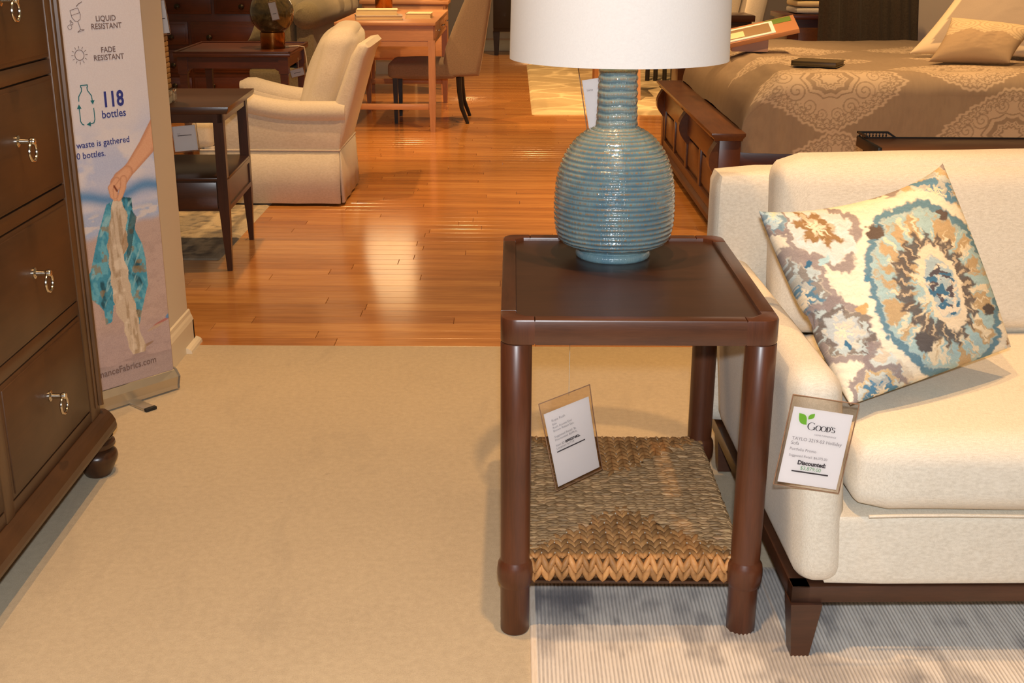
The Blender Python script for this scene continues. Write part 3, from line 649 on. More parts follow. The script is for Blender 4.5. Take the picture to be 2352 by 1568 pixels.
def suzani(a, b):
    g = lambda i: ((1 - a) * (1 - b) * CR['B'][i] + (1 - a) * b * CR['L'][i] + a * b * CR['T'][i] + a * (1 - b) * CR['R'][i])
    kk = np.clip(16 * a * (1 - a) * b * (1 - b), 0, 1) ** .5; x, y = g(0) + 46 * kk, g(1) - 48 * kk
    n1 = fbm(x / 26, y / 9, 1) - .5; n2 = fbm(x / 9, y / 26, 2) - .5; x = x + 26 * n1; y = y + 22 * n2
    st = fbm(x / 40, y / 6, 8); st2 = fbm(x / 14, y / 14, 12, 3)
    c = np.ones(x.shape + (3,)) * lin((240, 228, 204)); c = lay(c, sstep(.55, .75, st) * .35, (214, 206, 196))
    def rot(cx, cy, ang, ra, rb):
        t = math.radians(ang); dx, dy = x - cx, y - cy; p, q = dx * math.cos(t) + dy * math.sin(t), -dx * math.sin(t) + dy * math.cos(t)
        return np.hypot(p / ra, q / rb), np.arctan2(q / rb, p / ra)
    def band(r, r0, r1, s=.03): return sstep(r0 - s, r0 + s, r) * (1 - sstep(r1 - s, r1 + s, r))
    # scalloped side motifs in lavender-taupe outline
    for (cx, cy, ra, rb, ang, fill, core, rc) in [(1880, 535, 135, 75, 35, (206, 212, 212), (154, 122, 84), .42), (1850, 700, 120, 75, 60, (120, 116, 116), (96, 136, 160), .45),
            (2060, 830, 75, 110, -15, (214, 200, 178), (96, 140, 166), 0), (2020, 900, 70, 60, 0, (206, 178, 130), (92, 138, 168), .5), (2150, 450, 105, 80, 30, (200, 170, 124), (100, 142, 172), .5),
            (2295, 770, 60, 60, 0, (214, 200, 180), (150, 112, 70), .5), (1940, 770, 90, 70, 20, (112, 104, 100), (188, 196, 198), .5), (1775, 505, 50, 34, 60, (110, 146, 166), (180, 206, 214), .4), (2010, 420, 90, 26, -18, (110, 92, 76), (206, 178, 130), .5)]:
        r, t = rot(cx, cy, ang, ra, rb); r = r + .09 * np.sin(7 * t)
        c = lay(c, band(r, .78, 1.0, .04) * .9, (146, 134, 134)); c = lay(c, (1 - sstep(.74, .8, r)) * .85, fill); c = lay(c, (1 - sstep(.74, .8, r)) * sstep(.5, .6, st2) * .7, (206, 224, 226))
        if rc: c = lay(c, (1 - sstep(rc - .05, rc + .05, r)), core); c = lay(c, (1 - sstep(.12, .2, r)), (236, 222, 194)); c = lay(c, (1 - sstep(rc - .05, rc + .05, r)) * sstep(.5, .56, st2) * .6, (226, 214, 190))
    # cream lane and great medallion
    r, t = rot(2145, 672, 68, 215, 146); rs = r + .055 * np.abs(np.sin(4.5 * t)) - .02
    c = lay(c, band(rs, 1.0, 1.13, .03), (240, 230, 208)); c = lay(c, band(rs, .90, 1.0, .02), (104, 140, 158)); c = lay(c, 1 - sstep(.88, .92, rs), (168, 196, 198))
    stk = sstep(.46, .58, fbm(t * 7 + 9, r * 3, 5)); c = lay(c, (1 - sstep(.86, .9, rs)) * stk * .85, (196, 160, 108)); c = lay(c, (1 - sstep(.84, .88, rs)) * sstep(.58, .66, fbm(t * 9, r * 4, 15)) * .9, (238, 222, 190))
    pet = np.abs(np.sin(11 * t)); c = lay(c, band(r + .10 * pet, .42, .64, .03) * .92, (96, 88, 86)); c = lay(c, band(r, .40, .54, .03) * (pet < .35) * .8, (214, 192, 160))
    r2, t2 = rot(2160, 668, 68, 100, 44); c = lay(c, 1 - sstep(.98, 1.06, r2), (236, 218, 188)); c = lay(c, 1 - sstep(.72, .78, r2), (172, 190, 194))
    c = lay(c, (1 - sstep(.7, .76, r2)) * sstep(.48, .56, st2), (228, 214, 190)); c = lay(c, (1 - sstep(.5, .56, r2)) * sstep(.52, .58, fbm(x / 12, y / 12, 31, 2)), (92, 86, 92)); c = lay(c, (1 - sstep(.7, .76, r2)) * sstep(.6, .64, fbm(x / 14, y / 10, 41, 2)), (72, 116, 146))
    for (qx, qy, qs, qc) in [(1862, 620, 9, (64, 110, 140)), (1900, 615, 13, (176, 208, 214)), (1990, 650, 10, (86, 134, 160)), (1985, 720, 14, (206, 170, 116)), (1950, 800, 9, (70, 116, 148)), (2010, 545, 18, (104, 90, 80)), (2165, 505, 14, (104, 92, 86)), (2120, 790, 22, (96, 92, 92)), (2270, 720, 14, (90, 82, 78))]:
        c = lay(c, 1 - sstep(qs * .8, qs * 1.1, np.hypot(x - qx, y - qy)), qc)
    fine = fbm(x / 22, y / 2.2, 77, 2); return c * (0.86 + .28 * fine[..., None])
def chop(a, b):
    # soft fold where the left side of the cushion is pinched against the arm
    d = np.abs((b - .42) - .25 * a) ; return .016 * np.exp(-(d / .022) ** 2) * sstep(.30, .02, a) + .01 * np.exp(-(d / .06) ** 2) * sstep(.34, .04, a)
pillow('throw_pillow', 'blue, gold and grey medallion print pillow on the ivory sofa', None, (.510, 2.43, .775), (.915, 2.53, .858), (1.02, 2.31, .520), (.643, 2.11, .470), .092, 340, suzani, M_print, chop=chop, nsgn=-1, edge=(-.01, .04, .0, .20), pw=.46)

# ================================================================== CHEST OF DRAWERS (left)
# local frame: x = out of the front, y = along the front (0 = far corner), z up
Dr = thing('dresser', 'brown maple chest of drawers with ring pulls and bun feet', 'dresser', (-1.041, 2.812, 0), math.radians(1.03))
LEN, DEP = 1.26, .42
mb = MB(); mb.box(-DEP, -.012, -LEN, 0, .10, 1.36, .004); mb.build('case', M_dress, Dr)
mb = MB()
for y0, y1 in ((-.070, -.004), (-.618, -.574), (-LEN + .004, -LEN + .07)):
    mb.box(-.014, .0, y0, y1, .166, 1.345, .002)
mb.build('stile', M_dressz, Dr)
mb = MB(); mb.tube([(.001, -.034, .19), (.001, -.034, 1.345)], .004, 8); mb.tube([(.002, -.008, .19), (.002, -.008, 1.345)], .009, 8); mb.build('corner_bead', M_dressz, Dr)
rows = [(.197, .447), (.482, .730), (.766, 1.014), (1.050, 1.298)]
for z in [.165] + [r[1] for r in rows]:
    z1 = {.165: .195}.get(z, z + .034); MB().box(-.014, -.002, -LEN + .07, -.07, z + .002, z1, .001).build('drawer_rail', M_dress, Dr)
for z0, z1 in rows:
    for ya, yb in ((-.572, -.074), (-LEN + .074, -.620)):
        d = MB().box(-.014, -.001, ya, yb, z0 + .0015, z1 - .0015, .003).build('drawer', M_dress, Dr)
        MB().box(-.006, .002, ya + .010, yb - .010, z0 + .011, z1 - .011, .002).build('drawer_panel', M_dress, d)
        yc, zc = (ya + yb) / 2, (z0 + z1) / 2 + .012
        k = MB(); k.lathe([(.0, 0), (.0125, 0), (.0125, .003), (.006, .006), (.005, .024), (.0075, .027), (.0085, .032), (.006, .037), (0, .038)], 16)
        for v in k.bm.verts: v.co = Vector((.002 + v.co.z, yc + v.co.x, zc + v.co.y))
        k.tube([(.032 + .006 * math.sin(t / 20 * PI) * 0, yc + .020 * math.sin(t / 20 * 2 * PI), zc - .021 + .020 * math.cos(t / 20 * 2 * PI)) for t in range(21)], .0032, 8)
        k.build('ring_pull', M_chrome, d)
mb = MB(); mb.prism([(.0, .166), (-.02, .166), (-.02, .106), (.020, .106), (.026, .112), (.028, .122), (.026, .136), (.019, .150), (.010, .160)], -LEN - .02, .024, 'y')
mb.build('base_moulding', M_dress, Dr)
mb = MB(); mb.box(-DEP - .005, .03, -LEN - .03, .03, 1.345, 1.375, .008); mb.build('top', M_dress, Dr)
for y in (-.014, -LEN + .014):
    for x in (-.020, -DEP + .05):
        MB().lathe([(.028, 0), (.032, .003), (.039, .018), (.049, .038), (.053, .052), (.051, .062), (.043, .070), (.038, .073), (.046, .078), (.050, .085), (.049, .092), (.042, .098), (.046, .107)], 28, (x, y, 0)).build('bun_foot', M_dressdk, Dr)

# ================================================================== ROLL-UP BANNER
bd = Vector((.6425, .7663)); BA = math.atan2(bd.y, bd.x)
Bn = thing('banner_stand', 'roll-up banner stand with beach picture and 118 bottles message behind the dresser', 'banner stand', (-1.016, 3.414, 0), BA)
# local frame: x along the base (0 = right end), -y towards the viewer, z up
BW = .60
mb = MB(); pr = [(-.004, .0), (-.004, .012), (-.012, .040), (.004, .058), (.016, .062), (.050, .055), (.058, .03), (.056, .002)]
mb.prism([(a, b + .006) for a, b in pr], -BW, -.008, 'x', 0); mb.build('cassette', M_alu, Bn)
mb = MB()
for x in (-.008, -BW - .004): mb.prism([(a * 1.04 - .001, (b + .006) * 1.03) for a, b in pr], x, x + .006, 'x')
mb.build('end_cap', plain('grey_plastic', rgb(120, 116, 110), .4), Bn)
for x in (-.16, -.45):
    f = MB(); f.box(x - .018, x + .018, -.085, .16, .0005, .009, .002); ft = f.build('foot', M_alu, Bn)
    MB().box(x - .0185, x + .0185, -.092, -.078, .0003, .0105, .003).build('foot_cap', M_rubber, ft)
MB().box(-.03, -.012, .010, .022, .062, .082, .003).build('tension_clip', M_rubber, Bn)
def banner_rgb(s, z):
    c = np.ones(s.shape + (3,)) * lin((226, 216, 216))
    cl = fbm(s * 14 + 3, z * 22, 3); low = sstep(.86, .70, z)
    c = lay(c, low * sstep(.40, .62, cl) * .75, (178, 188, 220)); c = lay(c, sstep(.92, .80, z) * sstep(-.09, -.02, s) * .4, (186, 196, 226))
    hz = .628 + .03 * s
    c = lay(c, sstep(.70, .64, z) * .5, (206, 202, 216))
    c = lay(c, np.exp(-((z - hz + .012 * np.sin(s * 30)) / .020) ** 2) * .95, (92, 142, 190))
    surf = hz - .035; c = lay(c, sstep(surf + .01, surf - .01, z), (176, 186, 212)); foam = fbm(s * 20, z * 50, 8)
    c = lay(c, sstep(surf, surf - .02, z) * sstep(.5, .62, foam) * .8, (224, 212, 206))
    sand = .545 + .14 * (s + .02) + .004 * np.sin(s * 60); c = lay(c, sstep(sand + .012, sand - .012, z), (192, 166, 156)); c = lay(c, sstep(sand, sand - .1, z) * sstep(.4, .7, fbm(s * 40, z * 60, 5)) * .25, (150, 126, 116))
    c = lay(c, sstep(.26, .2, z) * .6, (176, 156, 158)); c = lay(c, sstep(.18, .14, z) * sstep(.45, .65, fbm(s * 16, z * 70, 14)) * .5, (142, 124, 124))
    c = lay(c, sstep(.135, .12, z) * .8, (170, 152, 150)); 
    # sea-litter near the tide line
    for (q, zz_, a, b, cc) in ((-.036, .226, .034, .0045, (178, 96, 86)), (-.062, .214, .03, .005, (190, 164, 140)), (-.012, .238, .013, .008, (64, 140, 196)), (-.10, .165, .03, .005, (150, 118, 92))):
        d = np.hypot((s - q - .1 * (z - zz_)) / a, (z - zz_ - .25 * (s - q)) / b); c = lay(c, (1 - sstep(.7, 1.1, d)) * .8, cc)
    # blue plastic sheet
    blue = [(-.135, .618), (-.118, .612), (-.098, .607), (-.10, .575), (-.092, .548), (-.098, .515), (-.078, .468), (-.072, .42), (-.073, .345), (-.085, .315), (-.10, .275), (-.112, .238), (-.125, .225), (-.15, .30), (-.19, .31), (-.20, .262), (-.222, .258), (-.222, .30), (-.235, .32), (-.30, .38), (-.25, .42), (-.215, .52), (-.18, .60)]
    mk = inpoly(s, z, blue); nb = fbm((s + .35 * z) * 46, (z - .4 * s) * 22, 22); nb2 = fbm((s - .5 * z) * 60, (z + .5 * s) * 14, 24)
    c = np.where(mk[..., None], lin((70, 150, 178)), c); c = lay(c, mk * sstep(.57, .74, nb) * .85, (26, 70, 84)); c = lay(c, mk * sstep(.44, .34, nb) * .6, (120, 190, 206)); c = lay(c, mk * sstep(.60, .70, nb2) * .75, (150, 196, 204)); c = lay(c, mk * sstep(.62, .70, fbm(s * 45, z * 45, 31)) * .7, (150, 126, 84))
    dk = inpoly(s, z, [(-.104, .575), (-.088, .55), (-.10, .515), (-.118, .45), (-.132, .43), (-.128, .50)]); c = lay(c, dk * .7, (24, 54, 58))
    # cream plastic sheet
    cream = [(-.158, .612), (-.135, .618), (-.12, .57), (-.118, .545), (-.128, .52), (-.122, .475), (-.142, .45), (-.133, .40), (-.130, .34), (-.118, .285), (-.112, .20), (-.095, .165), (-.105, .148), (-.145, .148), (-.158, .19), (-.165, .25), (-.185, .29), (-.19, .36), (-.19, .48), (-.175, .55)]
    mk = inpoly(s + .002 * np.sin(z * 120), z, cream); fold = fbm(s * 90, z * 14, 40)
    c = np.where(mk[..., None], lin((206, 186, 162)), c); c = lay(c, mk * sstep(.5, .66, fold) * .7, (160, 134, 104)); c = lay(c, mk * sstep(.55, .7, fbm(s * 30, z * 26, 44)) * .6, (232, 216, 194))
    c = lay(c, mk * inpoly(s, z, [(-.128, .52), (-.122, .475), (-.142, .45), (-.146, .48)]) * .6, (150, 112, 70))
    # forearm and hand
    def limb(pts, rad, cc, tone):
        nonlocal c
        best = np.full(s.shape, 9.0)
        for (x0, y0, r0), (x1, y1, r1) in zip(pts[:-1], pts[1:]):
            dx, dy = x1 - x0, y1 - y0; t = np.clip(((s - x0) * dx + (z - y0) * dy) / (dx * dx + dy * dy), 0, 1)
            best = np.minimum(best, np.hypot(s - x0 - t * dx, z - y0 - t * dy) / (r0 + (r1 - r0) * t))
        c = lay(c, 1 - sstep(.9, 1.02, best), cc)
        if tone: c = lay(c, sstep(.45, 1.0, best) * (1 - sstep(.95, 1.02, best)) * .55, tone)
    skin, sh_ = (226, 170, 134), (176, 112, 82)
    limb([(.03, .83, .030), (-.035, .745, .027), (-.088, .695, .019), (-.105, .682, .018)], 0, skin, sh_)
    limb([(-.105, .682, .019), (-.128, .664, .024), (-.142, .655, .020)], 0, skin, sh_)
    for pts in ([(-.140, .662, .011), (-.160, .645, .010), (-.158, .622, .008), (-.150, .611, .006)], [(-.128, .655, .010), (-.146, .640, .009), (-.149, .618, .007)], [(-.118, .664, .011), (-.122, .64, .010), (-.134, .617, .0085), (-.139, .609, .006)]): limb(pts, 0, skin, sh_)
    limb([(-.150, .648, .003), (-.142, .634, .003)], 0, (130, 70, 52), None)
    return c
for nm, s0, s1, z0, z1, n_, m_ in (('lower', -BW + .004, -.013, .066, .86, 330, 440), ('upper', -BW + .004, -.013, .86, 2.0, 8, 16)):
    ss_ = np.linspace(s0, s1, n_); zz_ = np.linspace(z0, z1, m_); SS_, ZZ_ = np.meshgrid(ss_, zz_, indexing='ij')
    if nm == 'lower': bs_, bz_ = SS_, ZZ_; low = SS_
    else: us_, uz_ = SS_, ZZ_
keep = ss_[:]
zz_all = np.concatenate([np.linspace(.066, .86, 440), np.linspace(.88, 2.0, 14)]); SS_, ZZ_ = np.meshgrid(np.linspace(-BW + .004, -.013, 330), zz_all, indexing='ij')
fabric_o = grid_mesh('printed_banner', np.stack([SS_, np.full(SS_.shape, .004), ZZ_], -1), M_banner, Bn, banner_rgb(SS_, ZZ_), thick=.0006)
MB().box(-BW, -.008, -.004, .014, 1.995, 2.02, .004).build('top_rail', M_alu, Bn); MB().tube([(-BW / 2, .03, .03), (-BW / 2, .03, 2.0)], .008, 10).build('support_pole', M_alu, Bn)
def btxt(s, x, z, size, mat, bold=0, sx=1.0, al='CENTER'):
    M_ = Matrix.Translation((x, .0028, z)) @ Matrix.Rotation(PI / 2, 4, 'X'); text_mesh(s, size, mat, fabric_o, M_, align=al, bold=bold, sx=sx)
IB, IN, IT = M_inkbrown, M_inkblue, M_inkteal
btxt('LIQUID', -.124, 1.0945, .0205, IB, .0003, .92); btxt('RESISTANT', -.124, 1.0745, .0205, IB, .0003, .92)
btxt('FADE', -.126, 1.0125, .0205, IB, .0003, .92); btxt('RESISTANT', -.126, .9925, .0205, IB, .0003, .92)
btxt('118', -.127, .868, .058, IN, .0016, .78); btxt('bottles', -.128, .838, .030, IN, .0003, .9)
btxt('of plastic waste is gathered', -.087, .765, .0245, IN, .0002, .95, 'RIGHT'); btxt('from 118,000,000 bottles.', -.166, .736, .0245, IN, .0002, .95, 'RIGHT')
btxt('RevolutionPerformanceFabrics.com', -.069, .106, .0285, IB, .0003, .92, 'RIGHT')
def bstroke(pts, mat, r=.0011, close=False):
    k = MB(); P_ = pts + ([pts[0]] if close else [])
    for (a, b), (c, d) in zip(P_[:-1], P_[1:]):
        L_ = math.hypot(c - a, d - b) or 1e-6; nx_, nz_ = -(d - b) / L_ * r, (c - a) / L_ * r; ex, ez = (c - a) / L_ * r * .6, (d - b) / L_ * r * .6
        k._add([(a - ex + nx_, .0029, b - ez + nz_), (a - ex - nx_, .0029, b - ez - nz_), (c + ex - nx_, .0029, d + ez - nz_), (c + ex + nx_, .0029, d + ez + nz_)], [(0, 1, 2, 3)])
    return k.build('icon', mat, fabric_o)
g0 = (-.207, 1.097)
R_ = lambda pts, ang, c: [(c[0] + x * math.cos(ang) - y * math.sin(ang), c[1] + x * math.sin(ang) + y * math.cos(ang)) for x, y in pts]
ang = math.radians(14)
bstroke(R_([(-.012, .032), (-.013, .014), (-.008, .003), (0, .0), (.008, .003), (.013, .014), (.012, .032)], ang, g0), IB, .0007, True)
bstroke(R_([(-.0125, .019), (.0125, .019)], ang, g0), IB, .0006); bstroke(R_([(0, 0), (0, -.022), (-.010, -.026)], ang, g0), IB, .0007); bstroke(R_([(0, -.022), (.010, -.026), (-.010, -.0265)], ang, g0), IB, .0007)
for (x, z, r) in ((-.232, 1.083, .006), (-.225, 1.092, .0035), (-.228, 1.098, .002)): bstroke([(x + r * math.cos(t * PI / 6), z + r * math.sin(t * PI / 6)) for t in range(12)], IB, .0006, True)
sc = (-.213, 1.010); bstroke([(sc[0] + .0135 * math.cos(t * PI / 10), sc[1] + .0135 * math.sin(t * PI / 10)) for t in range(20)], IB, .0008, True)
for t in range(12): a = t * PI / 6; bstroke([(sc[0] + r * math.cos(a) , sc[1] + r * math.sin(a)) for r in (.0175, .0235)], IB, .0007)
bstroke([(-.150 - .057, 1.135 + .008 * 0), (-.20, 1.141), (-.19, 1.146)], IB, .0009)
bx = -.2095
bstroke([(bx - .020, .890), (bx - .019, .902), (bx - .009, .916), (bx - .008, .9245), (bx - .010, .926), (bx - .010, .931), (bx + .010, .931), (bx + .010, .926), (bx + .008, .9245), (bx + .009, .916), (bx + .019, .902), (bx + .020, .888)], IT, .0013)
bstroke([(bx - .021, .872), (bx - .021, .836), (bx - .017, .829), (bx - .012, .826)], IT, .0013); bstroke([(bx + .022, .868), (bx + .022, .838), (bx + .018, .829), (bx + .006, .8265)], IT, .0013)
def tri(pts): MB()._add([(x, .0029, z) for x, z in pts], [(0, 1, 2)]).build('icon', IT, fabric_o)
tri([(bx + .014, .889), (bx + .027, .889), (bx + .0205, .878)]); tri([(bx - .028, .870), (bx - .014, .870), (bx - .021, .882)]); tri([(bx + .008, .833), (bx + .008, .820), (bx - .004, .8265)])

# ================================================================== DARK END TABLE WITH SHELF
E2 = thing('end_table', 'dark espresso end table with drawer shelf beside the cream armchair', 'table', (-1.125, 4.757, 0), math.radians(2.6))
# local: x=0 right edge, negative to the left; y=0 front
W2, D2, Z2 = .56, .64, .678
MB().prism([(-W2, Z2), (0, Z2), (-.001, Z2 - .014), (-.008, Z2 - .028), (-W2 + .008, Z2 - .028)], 0, D2, 'y', .003).build('top', M_espresso, E2)
ax0, ax1, ay0, ay1 = -W2 + .03, -.03, .03, D2 - .03
mb = MB(); mb.box(ax0, ax1, ay0 + .004, ay0 + .022, .612, .651); mb.box(ax0, ax1, ay1 - .022, ay1 - .004, .612, .651); mb.box(ax1 - .022, ax1 - .004, ay0, ay1, .612, .651); mb.box(ax0 + .004, ax0 + .022, ay0, ay1, .612, .651); mb.build('apron', M_espresso, E2)
for x in (ax0, ax1):
    for y in (ay0, ay1):
        sx = 1 if x == ax1 else -1; sy = 1 if y == ay1 else -1
        cx, cy = x - sx * .02, y - sy * .02
        MB().taper((cx, cy), .020, .652, (cx, cy), .020, .25).taper((cx, cy), .020, .25, (cx + sx * .004, cy + sy * .004), .010, .0).build('leg', M_espressoz, E2)
mb = MB(); mb.box(ax0, ax1, ay0 + .006, ay1 - .006, .378, .390, .002); mb.build('shelf', M_espresso, E2)
bx_ = MB(); bx_.box(ax0 + .006, ax1 - .006, ay0 + .012, ay1 - .012, .252, .378); bx_ = bx_.build('drawer_case', M_espresso, E2)
for x, s in ((ax1 - .006, 1), (ax0 + .006, -1)):
    mb = MB(); mb.box(min(x, x + s * .006), max(x, x + s * .006), ay0 + .04, ay1 - .04, .252, .272); mb.box(min(x, x + s * .006), max(x, x + s * .006), ay0 + .04, ay1 - .04, .360, .378); mb.build('side_frame', M_espresso, bx_)
dw = MB().box(ax0 + .045, ax1 - .045, ay0 + .004, ay0 + .014, .262, .372, .002).build('drawer', M_espresso, E2)
MB().lathe([(.004, 0), (.004, .012), (.010, .016), (.011, .022), (.006, .027), (0, .028)], 16).build('knob', M_bronze, dw).matrix_local = Matrix.Translation(((ax0 + ax1) / 2, ay0 + .004, .317)) @ Matrix.Rotation(PI / 2, 4, 'X')
Me = frame((-1.372, 5.0, .522), (math.cos(.12), .25, .06), (0, 0, 1))
price_tag('price_tag', 'bluish white price tag hanging under the dark end table top', Me, .105, .125, [('_', .5, .62, .6, DI, 0, 'LEFT'), ('Item', .2, .68, .06, GI, 0, 'LEFT')], ((-1.372, 5.0, .645), (-1.372, 5.0, .58)))
# lamp with clear base on that table (shade above the frame)
L2 = thing('table_lamp', 'tan textured column lamp with clear acrylic base on the dark end table', 'lamp', (-1.452, 4.90, .6782), math.radians(3))
MB().box(-.072, .072, -.072, .072, 0, .05, .004).build('acrylic_base', M_crystal, L2)
mb = MB()
for k in range(20): mb.box(-.058, .058, -.058, .058, .051 + k * .021, .0705 + k * .021, .004)
mb.build('column', wood('tan_grasscloth', rgb(150, 112, 62), rgb(184, 144, 88), 'x', .7, 2, 0), L2)
P = np.array([[(r * math.cos(a), r * math.sin(a), z) for r, z in ((.19, .50), (.16, .76))] for a in np.arange(48) * 2 * PI / 48]); grid_mesh('lamp_shade', P, M_white, L2, close_u=True)
MB().tube([(0, 0, .46), (0, 0, .6)], .008, 8).build('stem', M_brass, L2)
Mg = frame((-1.345, 4.715, 1.025), (1, .1, .1), (-.28, 0, 1))
price_tag('price_tag', 'small paper price tag hanging from the tan column lamp', Mg, .045, .135, [('_', .5, .45, .6, DI, 0, 'LEFT')], ((-1.36, 4.715, 1.09), (-1.37, 4.73, 1.18)), paper_w=.9, paper_h=.9)
# rug under the dark table
nxr, nyr = 150, 220; X, Y = np.meshgrid(np.linspace(-3.2, -1.258, nxr), np.linspace(4.966, 7.4, nyr), indexing='ij')
Z = .005 + .0012 * fbm(X * 60, Y * 60, 2); Z[0] = Z[-1] = 0; Z[:, 0] = Z[:, -1] = 0
f1 = fbm(X * 12, Y * 7, 50, 5); f2 = fbm(X * 30, Y * 30, 51, 4); f3 = np.abs(np.sin(Y * 26 + 3 * fbm(X * 5, Y * 5, 3))) * np.abs(np.sin(X * 22))
col = np.ones(X.shape + (3,)) * lin((200, 184, 156)); col = lay(col, sstep(.45, .62, f1) * .6, (122, 118, 112)); col = lay(col, sstep(.56, .70, f2) * .6, (86, 90, 98)); col = lay(col, sstep(.75, .95, f3) * .35, (110, 98, 84))
bd_ = np.minimum(-1.258 - X, Y - 4.966); col = lay(col, ((bd_ > .19) & (bd_ < .215)) * .5, (214, 200, 172)); col = lay(col, (bd_ < .05) * .6, (184, 172, 152)); col = lay(col, ((bd_ > .06) & (bd_ < .08)) * .5, (120, 112, 104))
tag(grid_mesh('area_rug', np.stack([X, Y, Z], -1), M_rugp, None, col), 'faded blue and beige oriental rug under the dark end table', 'rug')

# ================================================================== CREAM ARMCHAIR
Ac = thing('armchair', 'cream upholstered armchair with rolled arms and skirt', 'armchair', (-1.24, 6.39, 0))
ox, oy = -1.24, 6.39
def AX(x): return x - ox
yh = .305
def skirt_panel(name, pts, z0=.015, z1=.288, flare=.012, thick=.012):
    pts = [Vector(p) for p in pts]; n = 16; c = Vector((AX(-1.24), 0)); d = (pts[1] - pts[0]).normalized(); nrm = Vector((d.y, -d.x))
    P = np.array([[(pts[0].x + (pts[1].x - pts[0].x) * k / n + nrm.x * (flare * (1 - f) + .003 * math.sin(k * 1.3) * (1 - f)), pts[0].y + (pts[1].y - pts[0].y) * k / n + nrm.y * (flare * (1 - f) + .003 * math.sin(k * 1.3) * (1 - f)), z0 + (z1 - z0) * f) for f in (0, .5, 1)] for k in range(n + 1)])
    return grid_mesh(name, P, M_cream, Ac, thick=thick)
xb, xf = AX(-.885), AX(-1.60)
skirt_panel('skirt', [(xf, -yh), (xb - .004, -yh)]); skirt_panel('skirt', [(xb, -yh + .012), (xb + .004, yh)]); skirt_panel('skirt', [(xb, yh), (xf, yh)]); skirt_panel('skirt', [(xf, yh), (xf, -yh)])
MB().tube([(xf, -yh - .002, .288), (xb, -yh - .002, .288), (xb + .004, yh, .288)], .004, 6).build('skirt_welt', M_cream, Ac)
mb = MB(); mb.box(xf + .02, xb - .02, -yh + .02, yh - .02, .03, .30); mb.build('base_frame', M_cream, Ac)
for s, nm in ((-1, 'arm'), (1, 'arm')):
    mb = MB(); y0, y1 = (-yh, -yh + .085) if s < 0 else (yh - .085, yh)
    zt_ = lambda x: .598 - .066 * math.sin(min(1, max(0, (x - AX(-1.44)) / .36)) * PI / 2)
    poly = [(AX(-1.475), .287)] + [(AX(-1.475) + (AX(-.86) - AX(-1.475)) * k / 12, zt_(AX(-1.475) + (AX(-.86) - AX(-1.475)) * k / 12) - .06) for k in range(13)] + [(AX(-.885), .287)]
    mb.prism(poly, y0, y1, 'y', .01); a_ = mb.build(nm, M_cream, Ac)
    mb = MB(); pts = []
    for k in range(17):
        f = k / 16; x = AX(-1.50) + (AX(-.85) - AX(-1.50)) * f; pts.append((x, (y0 + y1) / 2 + s * .012, zt_(x) - .052))
    mb.tube(pts, [.025, .045] + [.053] * 14 + [.045], 16); mb.build('arm_roll', M_cream, a_)
bk = MB(); bk.prism([(AX(-.985), .29), (AX(-.885), .29), (AX(-.845), .42), (AX(-.745), .745), (AX(-.715), .80), (AX(-.735), .822), (AX(-.775), .815), (AX(-.81), .76), (AX(-.90), .53)], -yh + .004, yh - .004, 'y', .022, 3); bk.build('back', M_cream, Ac)
def sh_c(p):
    p = p.copy(); k = (p.z - .46); p.x += .36 * k; p.z += .012 * math.sin(p.y * 9); return p
soft('back_cushion', M_cream, Ac, AX(-1.115), AX(-.925), -.215, .215, .45, .885, r=.075, n=18, crown=(.035, .015, .018), wr=.006, seed=8, shear=sh_c)
mb = MB(); mb.merge(puff(AX(-1.64), AX(-1.02), -.215, .215, .29, .445, r=.045, n=14, crown=(.01, .0, .02)), None, True); mb.merge(puff(AX(-1.64), AX(-1.53), -.30, .30, .29, .44, r=.04, n=12, crown=(.008, .006, .012)), None, True); mb.build('seat_cushion', M_cream, Ac)

# ================================================================== OAK DESK, BOOKS, LAMP, CHAIR
Dk = thing('desk', 'light oak writing desk with tapered legs beyond the armchair', 'desk', (-.9, 9.47, 0))
dx0, dx1, dy0, dy1 = -.35, .35, -.85, .85
MB().box(dx0 - .005, dx1 + .005, dy0 - .005, dy1 + .005, .742, .764, .003).build('top', M_oak, Dk)
mb = MB(); mb.box(dx0 + .01, dx1 - .012, dy0 + .01, dy1 - .01, .638, .742); mb.build('drawer_case', M_oak, Dk)
mb = MB(); mb.box(dx0 + .03, dx1 - .03, dy0 + .012, dy0 + .03, .60, .638); mb.box(dx0 + .03, dx1 - .03, dy1 - .03, dy1 - .012, .60, .638); mb.box(dx1 - .03, dx1 - .012, dy0 + .03, dy1 - .03, .61, .638); mb.build('rail', M_oak, Dk)
for x in (dx0 + .026, dx1 - .026):
    for y in (dy0 + .028, dy1 - .028):
        MB().taper((x, y), .024, .64, (x, y), .024, .20).taper((x, y), .024, .20, (x, y), .017, 0).build('leg', M_oakz, Dk)
for y in (dy0 + .028, dy1 - .028): MB().box(dx0 + .05, dx1 - .05, y - .012, y + .012, .158, .198, .002).build('stretcher', M_oak, Dk)
for k in range(3):
    ya = dy0 + .05 + k * .54; d = MB().box(dx1 - .014, dx1 - .004, ya, ya + .52, .648, .736, .002).build('drawer', M_oak, Dk)
    q = MB(); q.tube([(dx1 + .014, ya + .2, .695), (dx1 + .014, ya + .32, .695)], .005, 8); q.tube([(dx1 - .005, ya + .21, .695), (dx1 + .014, ya + .21, .695)], .004, 6); q.tube([(dx1 - .005, ya + .31, .695), (dx1 + .014, ya + .31, .695)], .004, 6); q.build('pull', M_chrome, d)
